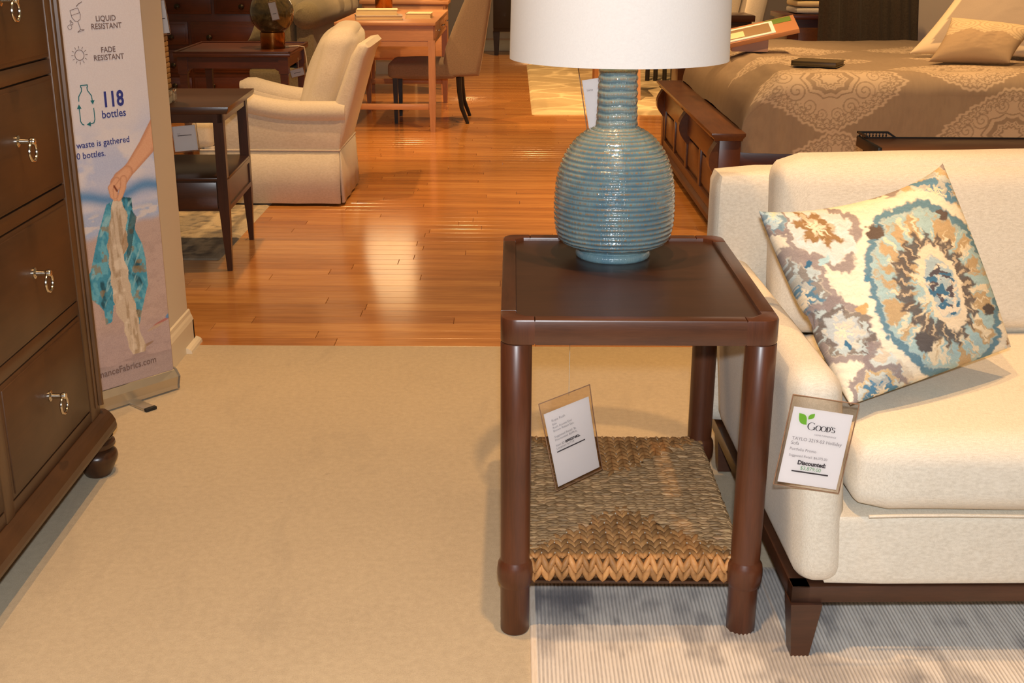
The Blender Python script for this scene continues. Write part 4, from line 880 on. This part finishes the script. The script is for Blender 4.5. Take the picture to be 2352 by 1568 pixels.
def book(name, label, loc, rz, w_, d_, h_, cov, page=M_page, group=None):
    t = thing(name, label, 'book', loc, rz, group)
    MB().box(-w_ / 2 + .004, w_ / 2 - .006, -d_ / 2 + .004, d_ / 2 - .004, .003, h_ - .003, .002).build('pages', page, t)
    k = MB(); k.box(-w_ / 2, w_ / 2, -d_ / 2, d_ / 2, 0, .003); k.box(-w_ / 2, w_ / 2, -d_ / 2, d_ / 2, h_ - .003, h_); k.box(-w_ / 2, -w_ / 2 + .004, -d_ / 2, d_ / 2, 0, h_); k.build('cover', cov, t); return t
M_cream_cov = plain('cream_book_cover', rgb(240, 222, 178), .55)
book('book', 'pale cloth book at the bottom of the stack on the oak desk', (-.98, 8.98, .7642), .15, .34, .26, .030, plain('grey_book_cover', rgb(186, 172, 160), .6), M_page)
book('book', 'cream book lying on top of the stack on the oak desk', (-1.0, 9.06, .7945), .1, .30, .24, .038, M_cream_cov)
book('book', 'flat cream book lying alone on the oak desk right of the stack', (-.70, 9.2, .7642), 0, .19, .25, .036, M_cream_cov)
DL = thing('table_lamp', 'brass cylinder lamp with lit shade on the oak desk', 'lamp', (-1.06, 10.12, .7642))
MB().lathe([(.0, 0), (.069, 0), (.071, .004), (.071, .30), (.066, .304), (0, .304)], 40).build('brass_body', M_brass, DL)
MB().tube([(0, 0, .30), (0, 0, .55)], .008, 8).build('stem', M_brass, DL)
P = np.array([[(r * math.cos(a), r * math.sin(a), z) for r, z in ((.215, .39), (.205, .88))] for a in np.arange(48) * 2 * PI / 48]); grid_mesh('lamp_shade', P, M_litshade, DL, close_u=True, thick=.003)
Ch = thing('desk_chair', 'taupe upholstered chair with dark splayed legs at the oak desk', 'chair', (-.55, 9.27, 0))
q0 = -.55
soft('seat', M_taupe, Ch, -.93 - q0, -.42 - q0, -.245, .245, .335, .452, r=.03, n=12, crown=(.01, .005, .02))
mb = MB(); mb.prism([(-.54 - q0, .338), (-.255 - q0, .355), (-.225 - q0, .52), (-.165 - q0, .90), (-.145 - q0, 1.06), (-.24 - q0, 1.10), (-.31 - q0, 1.0), (-.375 - q0, .86), (-.445 - q0, .70), (-.50 - q0, .56)], -.25, .25, 'y', .035, 3); mb.build('back', M_taupe, Ch)
for y in (-.2, .2): MB().taper((-.88 - q0, y), .019, .34, (-.88 - q0, y), .012, 0).build('leg', M_black, Ch)
for y in (-.21, .21):
    MB().tube([(-.405 - q0 + .0, y, .345), (-.40 - q0, y, .24), (-.385 - q0, y * 1.03, .12), (-.34 - q0 + .02 * 0, y * 1.05, .0)], [.022, .02, .017, .013], 8, False).build('leg', M_black, Ch)
# credenza behind the desk
Cz = thing('sideboard', 'oak sideboard with panelled end standing behind the desk', 'sideboard', (-.93, 11.05, 0))
MB().box(-.42, .36, -.22, .25, .78, .81, .003).build('top', M_oak, Cz); MB().box(-.40, .335, -.20, .23, .30, .78, .003).build('case', M_oak, Cz)
for z0, z1 in ((.32, .53), (.55, .765)): MB().box(-.38, .315, -.212, -.199, z0, z1, .003).build('drawer', M_oak, Cz)
for x in (-.37, .305):
    for y in (-.17, .2): MB().taper((x, y), .024, .30, (x, y), .017, 0).build('leg', M_oakz, Cz)
for i, (x, y, h, r, mat, lb) in enumerate([(-.62, 11.0, .16, .05, M_brass, 'small brass canister on the oak sideboard'), (-.78, 11.1, .13, .055, M_cream_cov, 'cream jar on the oak sideboard')]):
    t = thing('jar', lb, 'jar', (x, y, .8102)); MB().lathe([(0, 0), (r * .8, 0), (r, .02), (r, h * .7), (r * .7, h * .85), (r * .6, h)], 24).build('body', mat, t); MB().lathe([(r * .65, h), (r * .68, h + .012), (.01, h + .018), (.012, h + .032), (0, h + .034)], 20).build('lid', mat, t)

# ================================================================== GLOBE LAMP TABLE, BACK DRESSER, GREY SOFA
Gt = thing('side_table', 'dark mahogany side table carrying the globe lamp', 'table', (-1.74, 7.9, 0), math.radians(1.5))
MB().box(-.36, .36, -.40, .40, .622, .648, .006).build('top', M_darkwood, Gt)
mb = MB(); mb.prism([(-.33, .622), (.33, .622), (.33, .53), (.285, .53), (.25, .552), (-.25, .552), (-.285, .53), (-.33, .53)], -.37, -.345, 'y'); mb.box(-.33, .33, .345, .37, .55, .622); mb.box(.30, .325, -.36, .36, .55, .622); mb.box(-.325, -.30, -.36, .36, .55, .622); mb.build('apron', M_darkwood, Gt)
mb = MB()
for a in ((-.36, .36, -.40, -.385), (-.36, .36, .385, .40), (-.36, -.345, -.4, .4), (.345, .36, -.4, .4)): mb.box(*a, .648, .656, .002)
mb.build('top_lip', M_darkwood, Gt)
for x in (-.31, .31):
    for y in (-.35, .35):
        mb = MB(); mb.box(x - .03, x + .03, y - .03, y + .03, .52, .622); mb.taper((x, y), .024, .52, (x, y), .014, .0); mb.build('leg', M_darkwood, Gt)
Gl = thing('globe_lamp', 'mottled olive glass globe lamp on brass base', 'lamp', (-1.545, 7.88, .6485))
MB().lathe([(0, 0), (.076, 0), (.078, .003), (.078, .098), (.07, .104), (0, .104)], 40).build('brass_base', M_brass, Gl)
g_ = MB(); bmesh.ops.create_uvsphere(g_.bm, u_segments=40, v_segments=24, radius=.139, matrix=Matrix.Translation((.004, 0, .222)))
for f in g_.bm.faces: f.smooth = True
g_.build('glass_globe', M_globe, Gl)
MB().lathe([(.03, .355), (.03, .38), (.012, .385), (.012, .45)], 20).build('neck', M_brass, Gl)
MB().tube([(.078, .0, .01), (.16, .02, .012), (.195, .02, .005), (.205, .02, -.06), (.21, .02, -.16), (.215, .03, -.24), (.20, .03, -.30), (.222, .03, -.33)], .004, 6).build('cord', M_string, Gl)
Mq = frame((-1.500, 7.735, .885), (1, .1, .2), (-.28, -.05, 1))
price_tag('price_tag', 'narrow white price tag on the globe lamp', Mq, .048, .115, [('_', .5, .35, .5, DI, 0, 'LEFT')], ((-1.52, 7.735, .93), (-1.54, 7.80, 1.02)), paper_w=.92, paper_h=.92)
Mq = frame((-1.37, 7.72, .51), (1, .1, .25), (0, 0, 1))
price_tag('price_tag', 'pinkish price tag beside the mahogany side table leg', Mq, .09, .05, [('_', .5, .5, .5, DI, 0, 'LEFT')], ((-1.36, 7.71, .535), (-1.365, 7.74, .60)), paper_w=.92, paper_h=.9)
Bd = thing('dresser', 'dark mahogany dresser with small knobs at the back left', 'dresser', (-2.82, 10.55, 0))
MB().box(-.83, .83, -.22, .25, .05, 1.1, .004).build('case', M_darkwood, Bd); MB().box(-.85, .85, -.25, .26, 1.1, 1.13, .004).build('top', M_darkwood, Bd)
for r, (z0, z1, spl) in enumerate([(.72, 1.04, (-.80, -.27, .31, .80)), (.47, .66, (-.80, .10, .80)), (.24, .43, (-.80, .10, .80)), (.07, .20, (-.80, .10, .80))]):
    for a, b in zip(spl[:-1], spl[1:]):
        d = MB().box(a + .012, b - .012, -.235, -.218, z0, z1, .004).build('drawer', M_darkwood, Bd)
        MB().box(a + .035, b - .035, -.239, -.232, z0 + .022, z1 - .022, .003).build('drawer_panel', M_darkwood, d)
        for kx in ([(a + b) / 2] if r == 0 else [a + .17, b - .15] if b - a > .7 else [a + .74, b - .3]):
            kb = MB(); kb.lathe([(.006, 0), (.006, .012), (.02, .018), (.024, .026), (.014, .034), (0, .036)], 16); o = kb.build('knob', M_bronze, d); o.matrix_local = Matrix.Translation((kx, -.238, z0 + .06)) @ Matrix.Rotation(PI / 2, 4, 'X')
Gs = thing('sofa', 'grey-green sofa with rolled arm behind the globe lamp', 'sofa', (-1.6, 9.9, 0))
soft('seat_base', M_greysofa, Gs, -.34, .16, -1.0, .88, .06, .42, r=.03, n=10)
mb = MB(); mb.merge(puff(.02, .17, -1.04, .86, .40, .80, r=.05, n=10), None, True); mb.tube([(.10, -1.10, .785), (.10, -1.09, .785), (.10, -1.06, .79), (.11, -1.0, .79), (.12, -.2, .80), (.14, .4, .80), (.14, .88, .79)], [.02, .06, .09, .105, .115, .115, .11], 20); mb.build('back', M_greysofa, Gs)
soft('back_cushion', M_greysofa, Gs, -.10, .04, -.98, -.35, .52, .88, r=.06, n=10, crown=(.02, .02, .02), wr=.004)
soft('back_cushion', M_greysofa, Gs, -.10, .04, -.33, .5, .52, .90, r=.06, n=10, crown=(.02, .02, .02), wr=.004, seed=4)
soft('seat_cushion', M_greysofa, Gs, -.36, -.06, -1.0, .86, .42, .55, r=.05, n=10, crown=(0, 0, .02))
pillow('throw_pillow', 'grey-green pillow leaning behind the globe lamp', None, (-2.0, 9.22, .585), (-1.92, 9.25, .76), (-1.74, 9.20, .76), (-1.68, 9.15, .585), .05, 24, lambda a, b: np.ones(a.shape + (3,)) * lin((128, 122, 104)), M_greysofa, nsgn=1)

# ================================================================== BED
Bf = thing('bed', 'bed with panelled brown footboard and taupe medallion comforter', 'bed', (1.0, 6.55, 0))
bx0, by0 = 1.0, 6.55
def X_(x): return x - bx0
def Y_(y): return y - by0
ya, yb = 5.47, 7.64
MB().prism([(X_(.905), .478), (X_(1.062), .478), (X_(1.062), .466), (X_(1.052), .456), (X_(1.047), .444), (X_(.922), .444), (X_(.915), .458), (X_(.905), .466)], Y_(ya) - .02, Y_(yb) + .02, 'y', .002).build('footboard_cap', M_bedwood, Bf)
MB().box(X_(.965), X_(1.0), Y_(ya + .06), Y_(yb - .06), .05, .444).build('footboard_panel', M_bedwood, Bf)
for y0 in (ya, yb - .09):
    MB().box(X_(.945), X_(1.045), Y_(y0), Y_(y0 + .09), 0, .444, .003).build('post', wood('bed_cherry_post', rgb(70, 36, 20), rgb(106, 60, 34), 'z', .35), Bf)
fr = MB(); fr.box(X_(.948), X_(.966), Y_(ya + .09), Y_(yb - .09), .05, .125, .002); fr.box(X_(.948), X_(.966), Y_(ya + .09), Y_(yb - .09), .31, .444, .002); fr.build('footboard_rail', M_bedwood, Bf)
MB().prism([(X_(.925), .05), (X_(.97), .05), (X_(.97), .085), (X_(.945), .08), (X_(.932), .066)], Y_(ya + .02), Y_(yb - .02), 'y').build('base_moulding', M_bedwood, Bf)
inner = (yb - .09) - (ya + .09); pw_ = inner / 4
for k in range(5):
    yc = ya + .09 + pw_ * k; yc = min(max(yc, ya + .115), yb - .115)
    MB().box(X_(.949), X_(.966), Y_(yc - .028), Y_(yc + .028), .12, .315, .002).build('footboard_stile', M_bedwood, Bf)
for k in range(4):
    y0 = ya + .09 + pw_ * k + .034; MB().box(X_(.956), X_(.967), Y_(y0 + .02), Y_(y0 + pw_ - .088), .145, .292, .006).build('inset_panel', M_bedwood, Bf)
cprof = [(X_(.966), .444), (X_(.918), .444)] + [(X_(.948 - .040 * math.sin(PI * t) ** 1.0 - .012 * (1 - t)), .43 - .17 * t) for t in [k / 12 for k in range(13)]] + [(X_(.966), .25)]
for yc in (ya + .045, (ya + yb) / 2, yb - .045): MB().prism(cprof, Y_(yc - .04), Y_(yc + .04), 'y').build('corbel', M_bedwood, Bf)
for yy in (5.575, 7.50): MB().box(X_(1.04), X_(3.3), Y_(yy), Y_(yy + .035), .26, .395, .003).build('side_rail', M_darkwood, Bf)
MB().box(X_(1.24), X_(3.3), Y_(5.70), Y_(7.42), .30, .60, .05, 3).build('mattress', M_cream, Bf)
MB().box(X_(3.3), X_(3.36), Y_(5.5), Y_(7.6), 0, 1.35, .01).build('headboard', M_bedwood, Bf)
# comforter with woven medallions
def damask(u, v):
    """u along the bed, v unfolded down the near side (0 at the top edge, positive downwards)"""
    tot = np.zeros(u.shape)
    for (cu, cv) in [(1.455, .07), (1.50, .53), (2.30, .33), (2.12, -.12), (3.15, .10), (1.45, -.52), (2.35, -.62), (1.5, -1.1), (2.3, -1.2), (3.1, -.5), (3.1, .6), (2.7, -.95)]:
        x, y = (u - cu) * 1.0, (v - cv); ax_ = np.abs(x); r = np.hypot(x / .36, y / .245); t = np.arctan2(y / .245, x / .36)
        shape = (np.abs(x / .365) ** 1.25 + np.abs(y / .25) ** 1.25); sc_ = shape + .06 * np.abs(np.sin(11 * t)) + .02 * np.sin(60 * t)
        ins_ = 1 - sstep(.97, 1.0, sc_)
        line = np.zeros(u.shape)
        line = np.maximum(line, (np.abs(sc_ - .90) < .022)); line = np.maximum(line, (np.abs(sc_ - .80) < .012) * 1.0)
        line = np.maximum(line, (np.abs(sc_ - .85) < .02) * (np.sin(t * 90) > .2))
        line = np.maximum(line, (np.abs(sc_ - .70) < .010) * (np.hypot(x / .14, (y + .02) / .105) > 1)); line = np.maximum(line, ((sc_ > .71) & (sc_ < .77) & (np.sin(t * 46) > .35)) * .9)
        # scrolls
        for (sxo, syo, rad) in ((.155, .045, .05), (.205, -.035, .042), (.245, .03, .034), (.095, .115, .042), (.14, -.085, .042), (.035, .15, .032), (.05, -.15, .036), (.29, -.01, .022)):
            for sg in (-1, 1):
                dx, dy = (x * sg - sxo), (y - syo); q = np.hypot(dx, dy); w_ = np.arctan2(dy, dx) * sg
                sp = np.abs(((q / rad * 2.0 - w_ / (2 * PI) + .5) % 1) - .5) < .13
                line = np.maximum(line, sp * (q < rad) * .9)
        rc = np.hypot(x / .14, (y + .02) / .105) + .10 * np.abs(np.sin(5 * np.arctan2(y + .02, x)))
        core = rc < 1.0; line = np.where(core, 0, line)
        line = np.where(core, ((np.abs(rc - .98) < .04) | ((rc > .62) & (rc < .80)) | ((rc > .36) & (rc < .44)) | ((rc > .50) & (rc < .56) & (np.sin(40 * t) > 0))).astype(float), line)
        tot = np.maximum(tot, ins_ * (1 - .92 * line))
    # little curl finials between medallions
    dots = (np.hypot((u * 9) % 1 - .5, (v * 9) % 1 - .5) < .0) * 1.0
    return np.maximum(tot, dots)
nu, nv = 420, 330
au = np.concatenate([np.linspace(1.06, 2.65, 360), np.linspace(2.67, 3.28, nu - 360)]); bt = np.concatenate([np.linspace(0, .55, 200), np.linspace(.555, 2.7, nv - 200)])
Rb = .10; zbm, ztp, yn, yf = .372, .738, 5.545, 7.62
A_, B2 = np.meshgrid(au, bt, indexing='ij')
side = ztp - Rb - zbm; q1 = side; q2 = side + Rb * PI / 2; flat = (yf - yn) - 2 * Rb; q3 = q2 + flat; q4 = q3 + Rb * PI / 2
a1 = np.clip((B2 - q1) / Rb, 0, PI / 2); a2 = np.clip((B2 - q3) / Rb, 0, PI / 2)
Yc = yn + Rb * (1 - np.cos(a1)) + np.clip(B2 - q2, 0, flat) + Rb * np.sin(a2)
Zc = zbm + np.clip(B2, 0, q1) + Rb * np.sin(a1) - Rb * (1 - np.cos(a2)) - np.clip(B2 - q4, 0, .3)
t = np.clip((A_ - 1.06) / .24, 0, 1); rise = np.sqrt(np.clip(1 - (1 - t) ** 2, 0, 1))
Zc = zbm + (Zc - zbm) * ((.30 + .70 * rise)) ; Yc = Yc + (1 - rise) * .06 * np.where(B2 < q2, 1, 0) * np.clip((q2 - B2) / q2, 0, 1)
wrk = .022 * (fbm(A_ * 5, B2 * 3, 61, 4) - .5) + .03 * (fbm(A_ * 11 + 3, B2 * 1.2, 62, 2) - .5) * np.clip(1.5 - (A_ - 1.075) / .35, 0, 1)
onside = np.clip(1 - (B2 - q1) / (Rb * 1.5), 0, 1); Yc = Yc - wrk * onside - .018 * np.clip((q1 - B2) / q1, 0, 1) * onside; Zc = Zc + wrk * (1 - onside)
vcoord = (q2 - B2) - .02
dm = damask(A_, vcoord); base = np.ones(A_.shape + (3,)) * lin((152, 134, 114)); base = lay(base, (fbm(A_ * 120, B2 * 25, 70, 2) - .4) * .5, (128, 112, 96)); base = lay(base, dm * .85, (200, 180, 156))
cmf = grid_mesh('comforter', np.stack([A_ - bx0, Yc - by0, Zc], -1), M_damask, Bf, base, thick=0)
# sham, flower pillow, lace pillow
def lace(a, b):
    c = np.ones(a.shape + (3,)) * lin((176, 152, 122)); e = .52 + .12 * np.abs(((a * 2.6 + .2) % 1) - .5) * 2 - .06 * np.abs(np.sin(a * 60)) * .4
    m_ = sstep(e - .01, e + .01, b); q = np.abs(((np.hypot(((a * 2.6) % 1 - .5) / 1.0, (b - .75) * 3) * 7) % 1) - .5); return lay(c, m_ * (.35 + .65 * (q > .16)), (214, 192, 156))
def floral(a, b):
    c = np.ones(a.shape + (3,)) * lin((232, 214, 178)); q = np.abs(np.sin(9 * fbm(a * 3.2, b * 3.2, 90, 3) * 2)); return lay(c, (q < .32) * sstep(.42, .5, fbm(a * 4, b * 4, 92, 2)), (170, 134, 76))
def white_(a, b): return np.ones(a.shape + (3,)) * lin((230, 214, 184))
def taupe_(a, b): return lay(np.ones(a.shape + (3,)) * lin((232, 214, 182)), (a > .13) & (a < .87) & (b > .1) & (b < .92), (172, 158, 144))
pillow('lace_pillow', 'taupe pillow with cream lace trim in front on the bed', 'bed pillows', (2.17, 6.12, .955), (2.56, 6.03, .915), (2.40, 5.90, .755), (2.04, 6.00, .752), .075, 110, lace, M_damask, nsgn=1)
pillow('pillow_sham', 'cream flanged sham pillow standing behind the lace pillow', 'bed pillows', (2.40, 6.55, 1.16), (2.95, 6.20, 1.16), (2.66, 6.10, .755), (2.06, 6.38, .755), .085, 60, taupe_, M_damask, nsgn=1)
pillow('floral_pillow', 'cream pillow with gold scroll print at the bed head', 'bed pillows', (2.54, 6.10, 1.10), (2.98, 5.92, 1.10), (2.88, 5.80, .80), (2.62, 5.93, .80), .05, 90, floral, M_damask, nsgn=1)
book('book', 'thin dark olive book lying on the taupe comforter', (1.475, 5.90, .742), math.radians(-28), .22, .17, .024, M_bookcov, M_bookcov)
# wooden brochure stand on the bed
Br = thing('brochure_stand', 'tilted wooden brochure stand with booklet at the foot of the bed', 'brochure stand', (1.30, 6.62, .748), math.radians(-6))
mb = MB(); mb.prism([(-.12, .0), (.07, .0), (.07, .085), (-.12, .05)], -.06, .06, 'y'); mb.build('base', plain('pinkish_board', rgb(190, 150, 130), .6), Br)
Mtl = Matrix.Translation((.03, -.02, .10)) @ Matrix.Rotation(math.radians(-13), 4, 'Y') @ Matrix.Rotation(math.radians(16), 4, 'X')
def slab(name, x0, x1, y0, y1, z0, z1, mat, par=Br): return MB().box(x0, x1, y0, y1, z0, z1, .001, mat=Mtl).build(name, mat, par)
pl_ = slab('tray', -.20, .19, -.10, .12, -.012, .012, M_wipe); slab('green_band', .03, .17, .04, .11, .0125, .0135, M_green, pl_)
bk_ = slab('booklet', -.20, .07, -.09, .085, .0125, .018, M_paper); slab('picture', -.17, .05, -.07, .06, .0182, .0188, M_photo, bk_); slab('picture', -.17, -.09, -.06, .02, .019, .0194, M_cream_cov, bk_)

# ================================================================== CONSOLE TABLE BEHIND THE SOFA
Cn = thing('console_table', 'dark wood console table with spindle gallery behind the ivory sofa', 'console table', (1.75, 3.775, 0))
cx0, cx1, cy0, cy1 = -.63, .75, -.12, .125
MB().box(cx0 + .012, cx1, cy0 + .006, cy1 - .004, .676, .70, .003).build('top', wood('console_walnut', rgb(104, 60, 30), rgb(150, 94, 50), 'x', .4), Cn)
MB().box(cx0, cx0 + .012, cy0, cy1, .674, .708, .002).build('end_edge', M_black, Cn)
mb = MB(); mb.box(cx0 + .02, cx1, cy0 + .016, cy0 + .03, .60, .676); mb.box(cx0 + .02, cx1, cy1 - .03, cy1 - .016, .60, .676); mb.box(cx0 + .02, cx0 + .035, cy0 + .02, cy1 - .02, .60, .676); mb.build('apron', M_espresso, Cn)
for k in range(60): MB().lathe([(.001, -.0065), (.005, -.004), (.0065, 0), (.005, .004), (.001, .0065)], 8, (cx0 + .03 + k * .0155, cy0 + .014, .655)).build('bead', M_espresso, Cn)
MB().box(cx0, cx1, cy1 - .008, cy1, .700, .7035).build('back_strip', M_black, Cn)
mb = MB(); mb.prism([(cx0, .716), (cx0, .722), (cx0 + .10, .722), (cx0 + .128, .7035), (cx0 + .118, .7035), (cx0 + .096, .716)], cy1 - .01, cy1, 'y'); mb.box(cx0, cx0 + .008, cy1 - .10, cy1, .716, .722); mb.build('gallery_rail', M_black, Cn)
for k in range(9): MB().lathe([(.0022, .700), (.0014, .704), (.0032, .709), (.0014, .713), (.0022, .717)], 8, (cx0 + .008 + k * .0108, cy1 - .005, 0)).build('spindle', M_black, Cn)
for x in (cx0 + .05, cx1 - .05):
    for y in (cy0 + .045, cy1 - .045): MB().taper((x, y), .022, .60, (x, y), .015, 0).build('leg', M_espressoz, Cn)

# ================================================================== FAR FURNITURE
nxr, nyr = 130, 130; X, Y = np.meshgrid(np.linspace(.15, 3.4, nxr), np.linspace(9.58, 13.6, nyr), indexing='ij'); Z = .010 + .003 * fbm(X * 50, Y * 50, 5); Z[0] = Z[-1] = 0; Z[:, 0] = Z[:, -1] = 0
vor = np.ones(X.shape); pts_ = rng.uniform(0, 1, (170, 2)) * [3.25, 4.02] + [.15, 9.58]; d_ = np.sort(np.hypot(X[..., None] - pts_[:, 0], (Y[..., None] - pts_[:, 1])), -1); cell = d_[..., 1] - d_[..., 0]
col = np.ones(X.shape + (3,)) * lin((196, 176, 138)); col = lay(col, 1 - sstep(.02, .05, cell), (232, 212, 170)); col = lay(col, sstep(.5, .7, fbm(X * 3, Y * 4, 7)) * .4, (160, 140, 106))
tag(grid_mesh('area_rug', np.stack([X, Y, Z], -1), M_rugp, None, col), 'cream shag rug with pebble pattern beyond the blue lamp', 'rug')
Bk = thing('cabinet', 'tall black cabinet on tapered legs far behind the lamp', 'cabinet', (.02, 15.0, 0))
MB().box(-.26, .5, -.25, .25, .28, 1.6, .005).build('case', M_black, Bk)
for x in (-.225, .46):
    for y in (-.2, .2): MB().taper((x, y), .04, .285, (x, y), .024, 0).build('leg', M_black, Bk)
MB().box(-.262, -.02, -.258, -.25, .32, 1.56, .003).build('door', M_black, Bk)
tg = frame((-.27, 14.6, .92), (1, .2, 0), (-.05, 0, 1)); price_tag('price_tag', 'small price tag on the black cabinet', tg, .06, .28, [('_', .5, .4, .5, DI, 0, 'LEFT')], paper_w=.9, paper_h=.9)
tag(MB().box(-.8, .5, 15.35, 17.0, 0, .012, .004).build('area_rug', M_cream), 'plain cream rug beside the black cabinet', 'rug')
# dining chair on the pebble rug, mostly behind the blue lamp
Dc = thing('dining_chair', 'brown wooden chair standing on the pebble rug', 'chair', (.93, 10.85, .012))
MB().box(-.23, .23, -.22, .22, .43, .475, .012).build('seat', M_oak, Dc)
for (x, y, l) in ((.155, -.42, .47), (-.19, .3, .47), (.2, .2, .47), (-.2, -.2, .47)):
    MB().taper((min(.2, max(-.2, x)), max(-.2, min(.2, y))), .018, .44, (x, y), .015, 0).build('leg', M_oakz, Dc)
MB().box(-.22, .22, .19, .225, .475, .95, .008).build('back', M_oak, Dc)
Bs = thing('bar_stool', 'black metal stool legs standing beside the bed foot', 'stool', (1.42, 12.1, .012))
MB().box(-.18, .18, -.18, .18, .55, .60, .01).build('seat', M_black, Bs)
for x in (-.1, -.02, .07, .15): MB().tube([(x * .9, -.1, .56), (x, -.14, 0)], .022, 10).build('leg', M_black, Bs)
# upholstered chair, blanket chest, throw chair beyond the bed
Uc = thing('armchair', 'tan channel-back chair beyond the bed beside the lamp shade', 'armchair', (1.70, 10.15, 0))
soft('seat', M_cream, Uc, -.30, .30, -.30, .25, .30, .52, r=.06, n=8)
for k in range(3): soft('back_channel', M_cream, Uc, -.30 + k * .22, -.09 + k * .22, .12, .30, .45, 1.1, r=.06, n=8, crown=(0, .02, 0), shear=lambda p: Vector((p.x + .22 * (p.z - .5), p.y + .15 * (p.z - .5), p.z)))
MB().box(-.28, .28, -.28, .25, .02, .31, .01).build('base', M_espresso, Uc)
Nt = thing('nightstand', 'small brown nightstand in front of the channel-back chair', 'nightstand', (1.52, 9.2, 0))
MB().box(-.32, .245, -.2, .2, .755, .80, .004).build('top', M_espresso, Nt); MB().box(-.30, .225, -.18, .18, .0, .755, .003).build('case', M_espresso, Nt); MB().box(-.27, .2, -.19, -.179, .45, .73, .003).build('drawer', M_espresso, Nt)
Ct = thing('blanket_chest', 'dark wood chest with folded blankets beyond the bed', 'chest', (2.36, 9.5, 0))
MB().box(-.30, .5, -.25, .25, .05, .76, .004).build('case', M_darkwood, Ct); MB().box(-.33, .53, -.28, .27, .76, .795, .005).build('lid', M_darkwood, Ct)
MB().box(-.22, -.02, -.262, -.249, .12, .70, .004).build('panel', M_bedwood, Ct); MB().box(.04, .46, -.262, -.249, .12, .70, .004).build('panel', M_bedwood, Ct)
fb = thing('folded_blanket', 'striped cream folded blanket on the dark chest', 'blanket', (2.44, 9.45, .796))
for k in range(4): soft('fold', [M_linen, M_page, M_linen, M_cream][k], fb, -.32, .36, -.18, .2, k * .05, k * .05 + .049, r=.022, n=6)
Tc = thing('throw_blanket', 'charcoal velvet throw draped over a chair beyond the bed', 'blanket', (2.5, 8.72, 0))
P = []
for i in range(41):
    f = i / 40; rowp = []
    for z in np.linspace(.48, 1.35, 24):
        x = -.335 + f * .70 + (.02 - .05 * f) * (z - .6); rowp.append((x + .014 * math.sin(z * 4) , .02 * math.sin(f * 26 + z * 2) + .012 * math.sin(f * 61) + .05 * (z - .6), z))
    P.append(rowp)
grid_mesh('drape', np.array(P), M_throw, Tc, thick=.012)
MB().box(-.30, .32, .07, .12, .0, 1.30, .02).build('chair_back', M_espresso, Tc)
